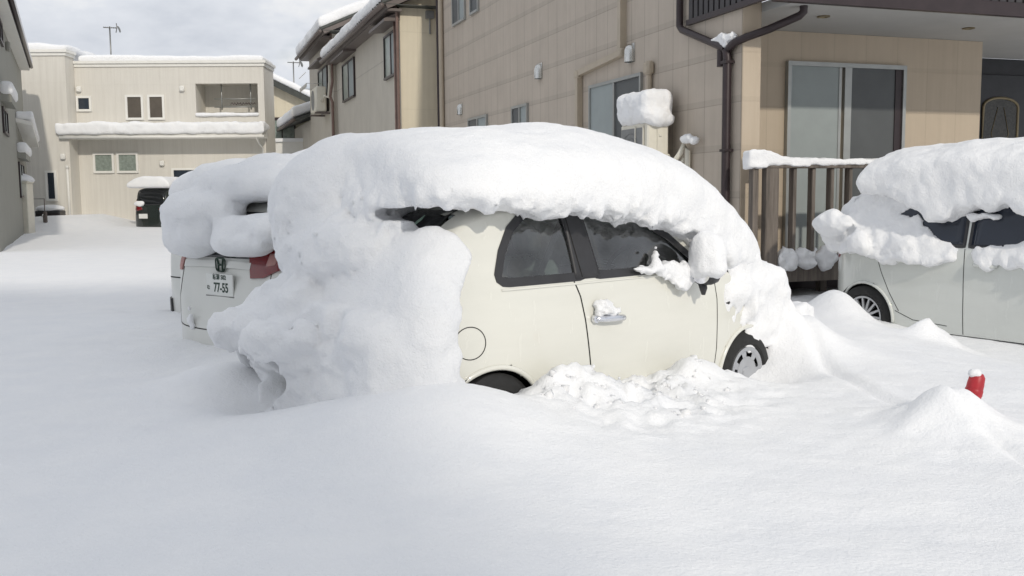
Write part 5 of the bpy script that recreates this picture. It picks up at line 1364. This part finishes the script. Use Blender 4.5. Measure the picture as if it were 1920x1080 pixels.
w = MB(); w.tube([(.27, h.y-.008, .885), (.30, h.y-.035, .885), (.45, h.y-.035, .88), (.48, h.y-.008, .88)], [.012, .017, .017, .012], 10); w.build('door_handle', M['silver_car'], dd, True)
for ax, az in EAR:
    add_wheel(e_, ax, -.74, .305, .305, .205, 'alloy'); add_arch(e_, ecar, ax, az, .335, mat=M['silver_car'])
for ax in (0, 2.6): add_wheel(e_, ax, .74, .305, .305, .205, 'alloy', 1)
def ebody(X, Y, Z):
    return np.maximum(np.maximum(np.abs(Y)-ecar.w(np.clip(X, -.77, 3.6))*ecar.g(Z), (Z-tab(X, ez))*.8), np.maximum(-.64-X, X-3.62))
def esnow(X, Y, Z):
    n1 = fbm(X, Y, Z, 2.2, 2, 441); n2 = fbm(X, Y, Z, 11, 3, 443)
    top = tab(X, [(-.5, 1.88), (-.1, 1.93), (.2, 1.98), (1.0, 2.02), (1.8, 1.98), (2.3, 1.7), (3.0, 1.4), (3.7, 1.1)])
    zt = top-.22*(np.abs(Y)/.95)**3+.02*n1
    zb = tab(X, [(-.5, 1.52), (.14, 1.52), (.4, 1.42), (.6, 1.33), (.75, 1.25), (.9, 1.28), (1.05, 1.34), (1.4, 1.41), (1.7, 1.3), (2.2, 1.15), (3.7, .9)])+.03*fbm(X, Y, Z*.3, 7, 2, 445)+.018*fbm(X, Y, Z*.3, 24, 2, 447)
    f = smax(smax((Z-zt)*.85, zb-Z, .06), np.abs(Y)-.93-.02*n1, .10)
    f = smax(f, .02+.25*np.clip(Y+.5, -1, 0)-X, .07)
    f = np.maximum(f, -(ebody(X, Y, Z)+.02))
    return f-.010*n2
o = snow_sdf('roof_snow', esnow, (-.8, -1.2, .9), (3.0, 1.2, 2.2), .022, M['snow'], (EC.x, EC.y, 0), ER)
tag(o, 'deep snow slab on the roof of the pale estate car', 'snow', 'snow on the parked cars', 'thing')
def eside(X, Y, Z):
    n1 = fbm(X, Y, Z, 4, 3, 451); n2 = fbm(X, Y, Z, 14, 3, 453)
    lo = tab(X, [(-.9, .95), (-.5, .98), (-.3, .92), (-.1, .88), (.2, .87), (.5, .86), (.8, .885), (.97, .91), (1.05, .98), (1.2, .88), (1.6, .84), (2.6, .85)])+.035*fbm(X, Y*.3, Z*.2, 7, 2, 457)+.015*fbm(X, Y, Z*.3, 26, 2, 459)
    hi = tab(X, [(-.9, 1.10), (-.6, 1.32), (-.35, 1.50), (.0, 1.56), (.25, 1.54), (.42, 1.46), (.54, 1.36), (.66, 1.20), (.78, 1.09), (.88, 1.07), (1.0, 1.05), (1.1, 1.02), (1.25, 1.07), (1.6, 1.12), (2.6, 1.1)])+.03*fbm(X, Y*.5, Z*.2, 6, 2, 461)
    dep = tab(X, [(-.9, .02), (-.5, .12), (-.1, .13), (.3, .09), (.7, .06), (.95, .04), (1.06, -.03), (1.12, .02), (1.2, .05), (1.7, .07), (2.6, .07)])+.04*fbm(X, Y, Z, 5.5, 3, 463)
    slope = np.clip((hi-Z)/np.maximum(hi-lo, .05), 0, 1)
    f = smax(smax(Z-hi, lo-Z, .04), ebody(X, Y, Z)-dep*(.35+.75*slope), .06)
    f = np.maximum(f, Y+.2)
    f = smin(f, ell(X, Y, Z, (1.22, -.765, 1.31), (.13, .05, .035))-.02*n1, .02)
    f = smin(f, smin(ell(X, Y, Z, (-.50, -.30, 1.10), (.24, .46, .24)), ell(X, Y, Z, (-.50, .3, 1.15), (.24, .6, .28)), .15), .1)
    f = smin(f, ell(X, Y, Z, (.02, -.95, 1.02), (.13, .10, .13)), .05)
    f = smin(f, ell(X, Y, Z, (-.34, -.90, 1.22), (.20, .10, .13)), .08)
    f = np.maximum(f, -(ebody(X, Y, Z)+.02))
    return f-.030*n1-.014*n2
o = snow_sdf('side_snow', eside, (-1.2, -1.2, .6), (2.6, .95, 1.6), .020, M['snow'], (EC.x, EC.y, 0), ER)
tag(o, 'crumbling snow along the tail and window ledge of the pale estate car', 'snow', 'snow on the parked cars', 'thing')

# ------------------------------------------------------------------ red marker in its mound
mk = thing('red_marker', 'red plastic marker post sticking out of a snow mound in front of the estate car', 'marker post', (2.255, 4.87, -.095), R(10))
m = Matrix.Rotation(R(13), 4, 'Y')
w = MB(); w.lathe([(.042, .2), (.042, .66), (.038, .70), (.026, .718), (0, .722)], m, 24); w.build('post', M['red'], mk, True, 50)
w = MB(); w.lathe([(.0425, .60), (.0445, .605), (.0445, .63), (.0425, .635)], m, 24); w.build('band', M['red'], mk, True)
o = snow_sdf('marker_snow', lambda X, Y, Z: ell(X, Y, Z, (.137, -.005, .702), (.030, .032, .022))-.006*fbm(X, Y, Z, 25, 2, 461), (.03, -.12, .6), (.26, .12, .82), .008, M['snow'], (2.255, 4.87, -.095), R(10))
tag(o, 'tiny snow cap on the red plastic marker post', 'snow', kind='thing')

# ------------------------------------------------------------------ what throws the shade: an unseen tower added behind the camera, sized for its shadow
ab = thing('shade_tower', 'unseen tower added behind the camera to throw its shadow over the snow', 'building', (12.85, -30.0, 0), 0)
w = MB(); w.box(-38, 0, -12, 0, 0, 26.5); w.build('wall', M['white_bld'], ab)
w = MB(); w.box(-38.15, .05, -12.15, .05, 26.5, 26.7); w.build('roof', M['brown_metal'], ab)
for i in range(8):
    for j in range(6):
        f = MB(); xx = -1.6-j*6.0; f.box(xx-3.0, xx, .001, .06, .9+i*3.2, 2.8+i*3.2); wn = f.build('window', M['alu'], ab)
        p = MB(); p.box(xx-2.9, xx-.1, .061, .07, 1.0+i*3.2, 2.7+i*3.2); p.build('pane', M['paneglass'], wn)
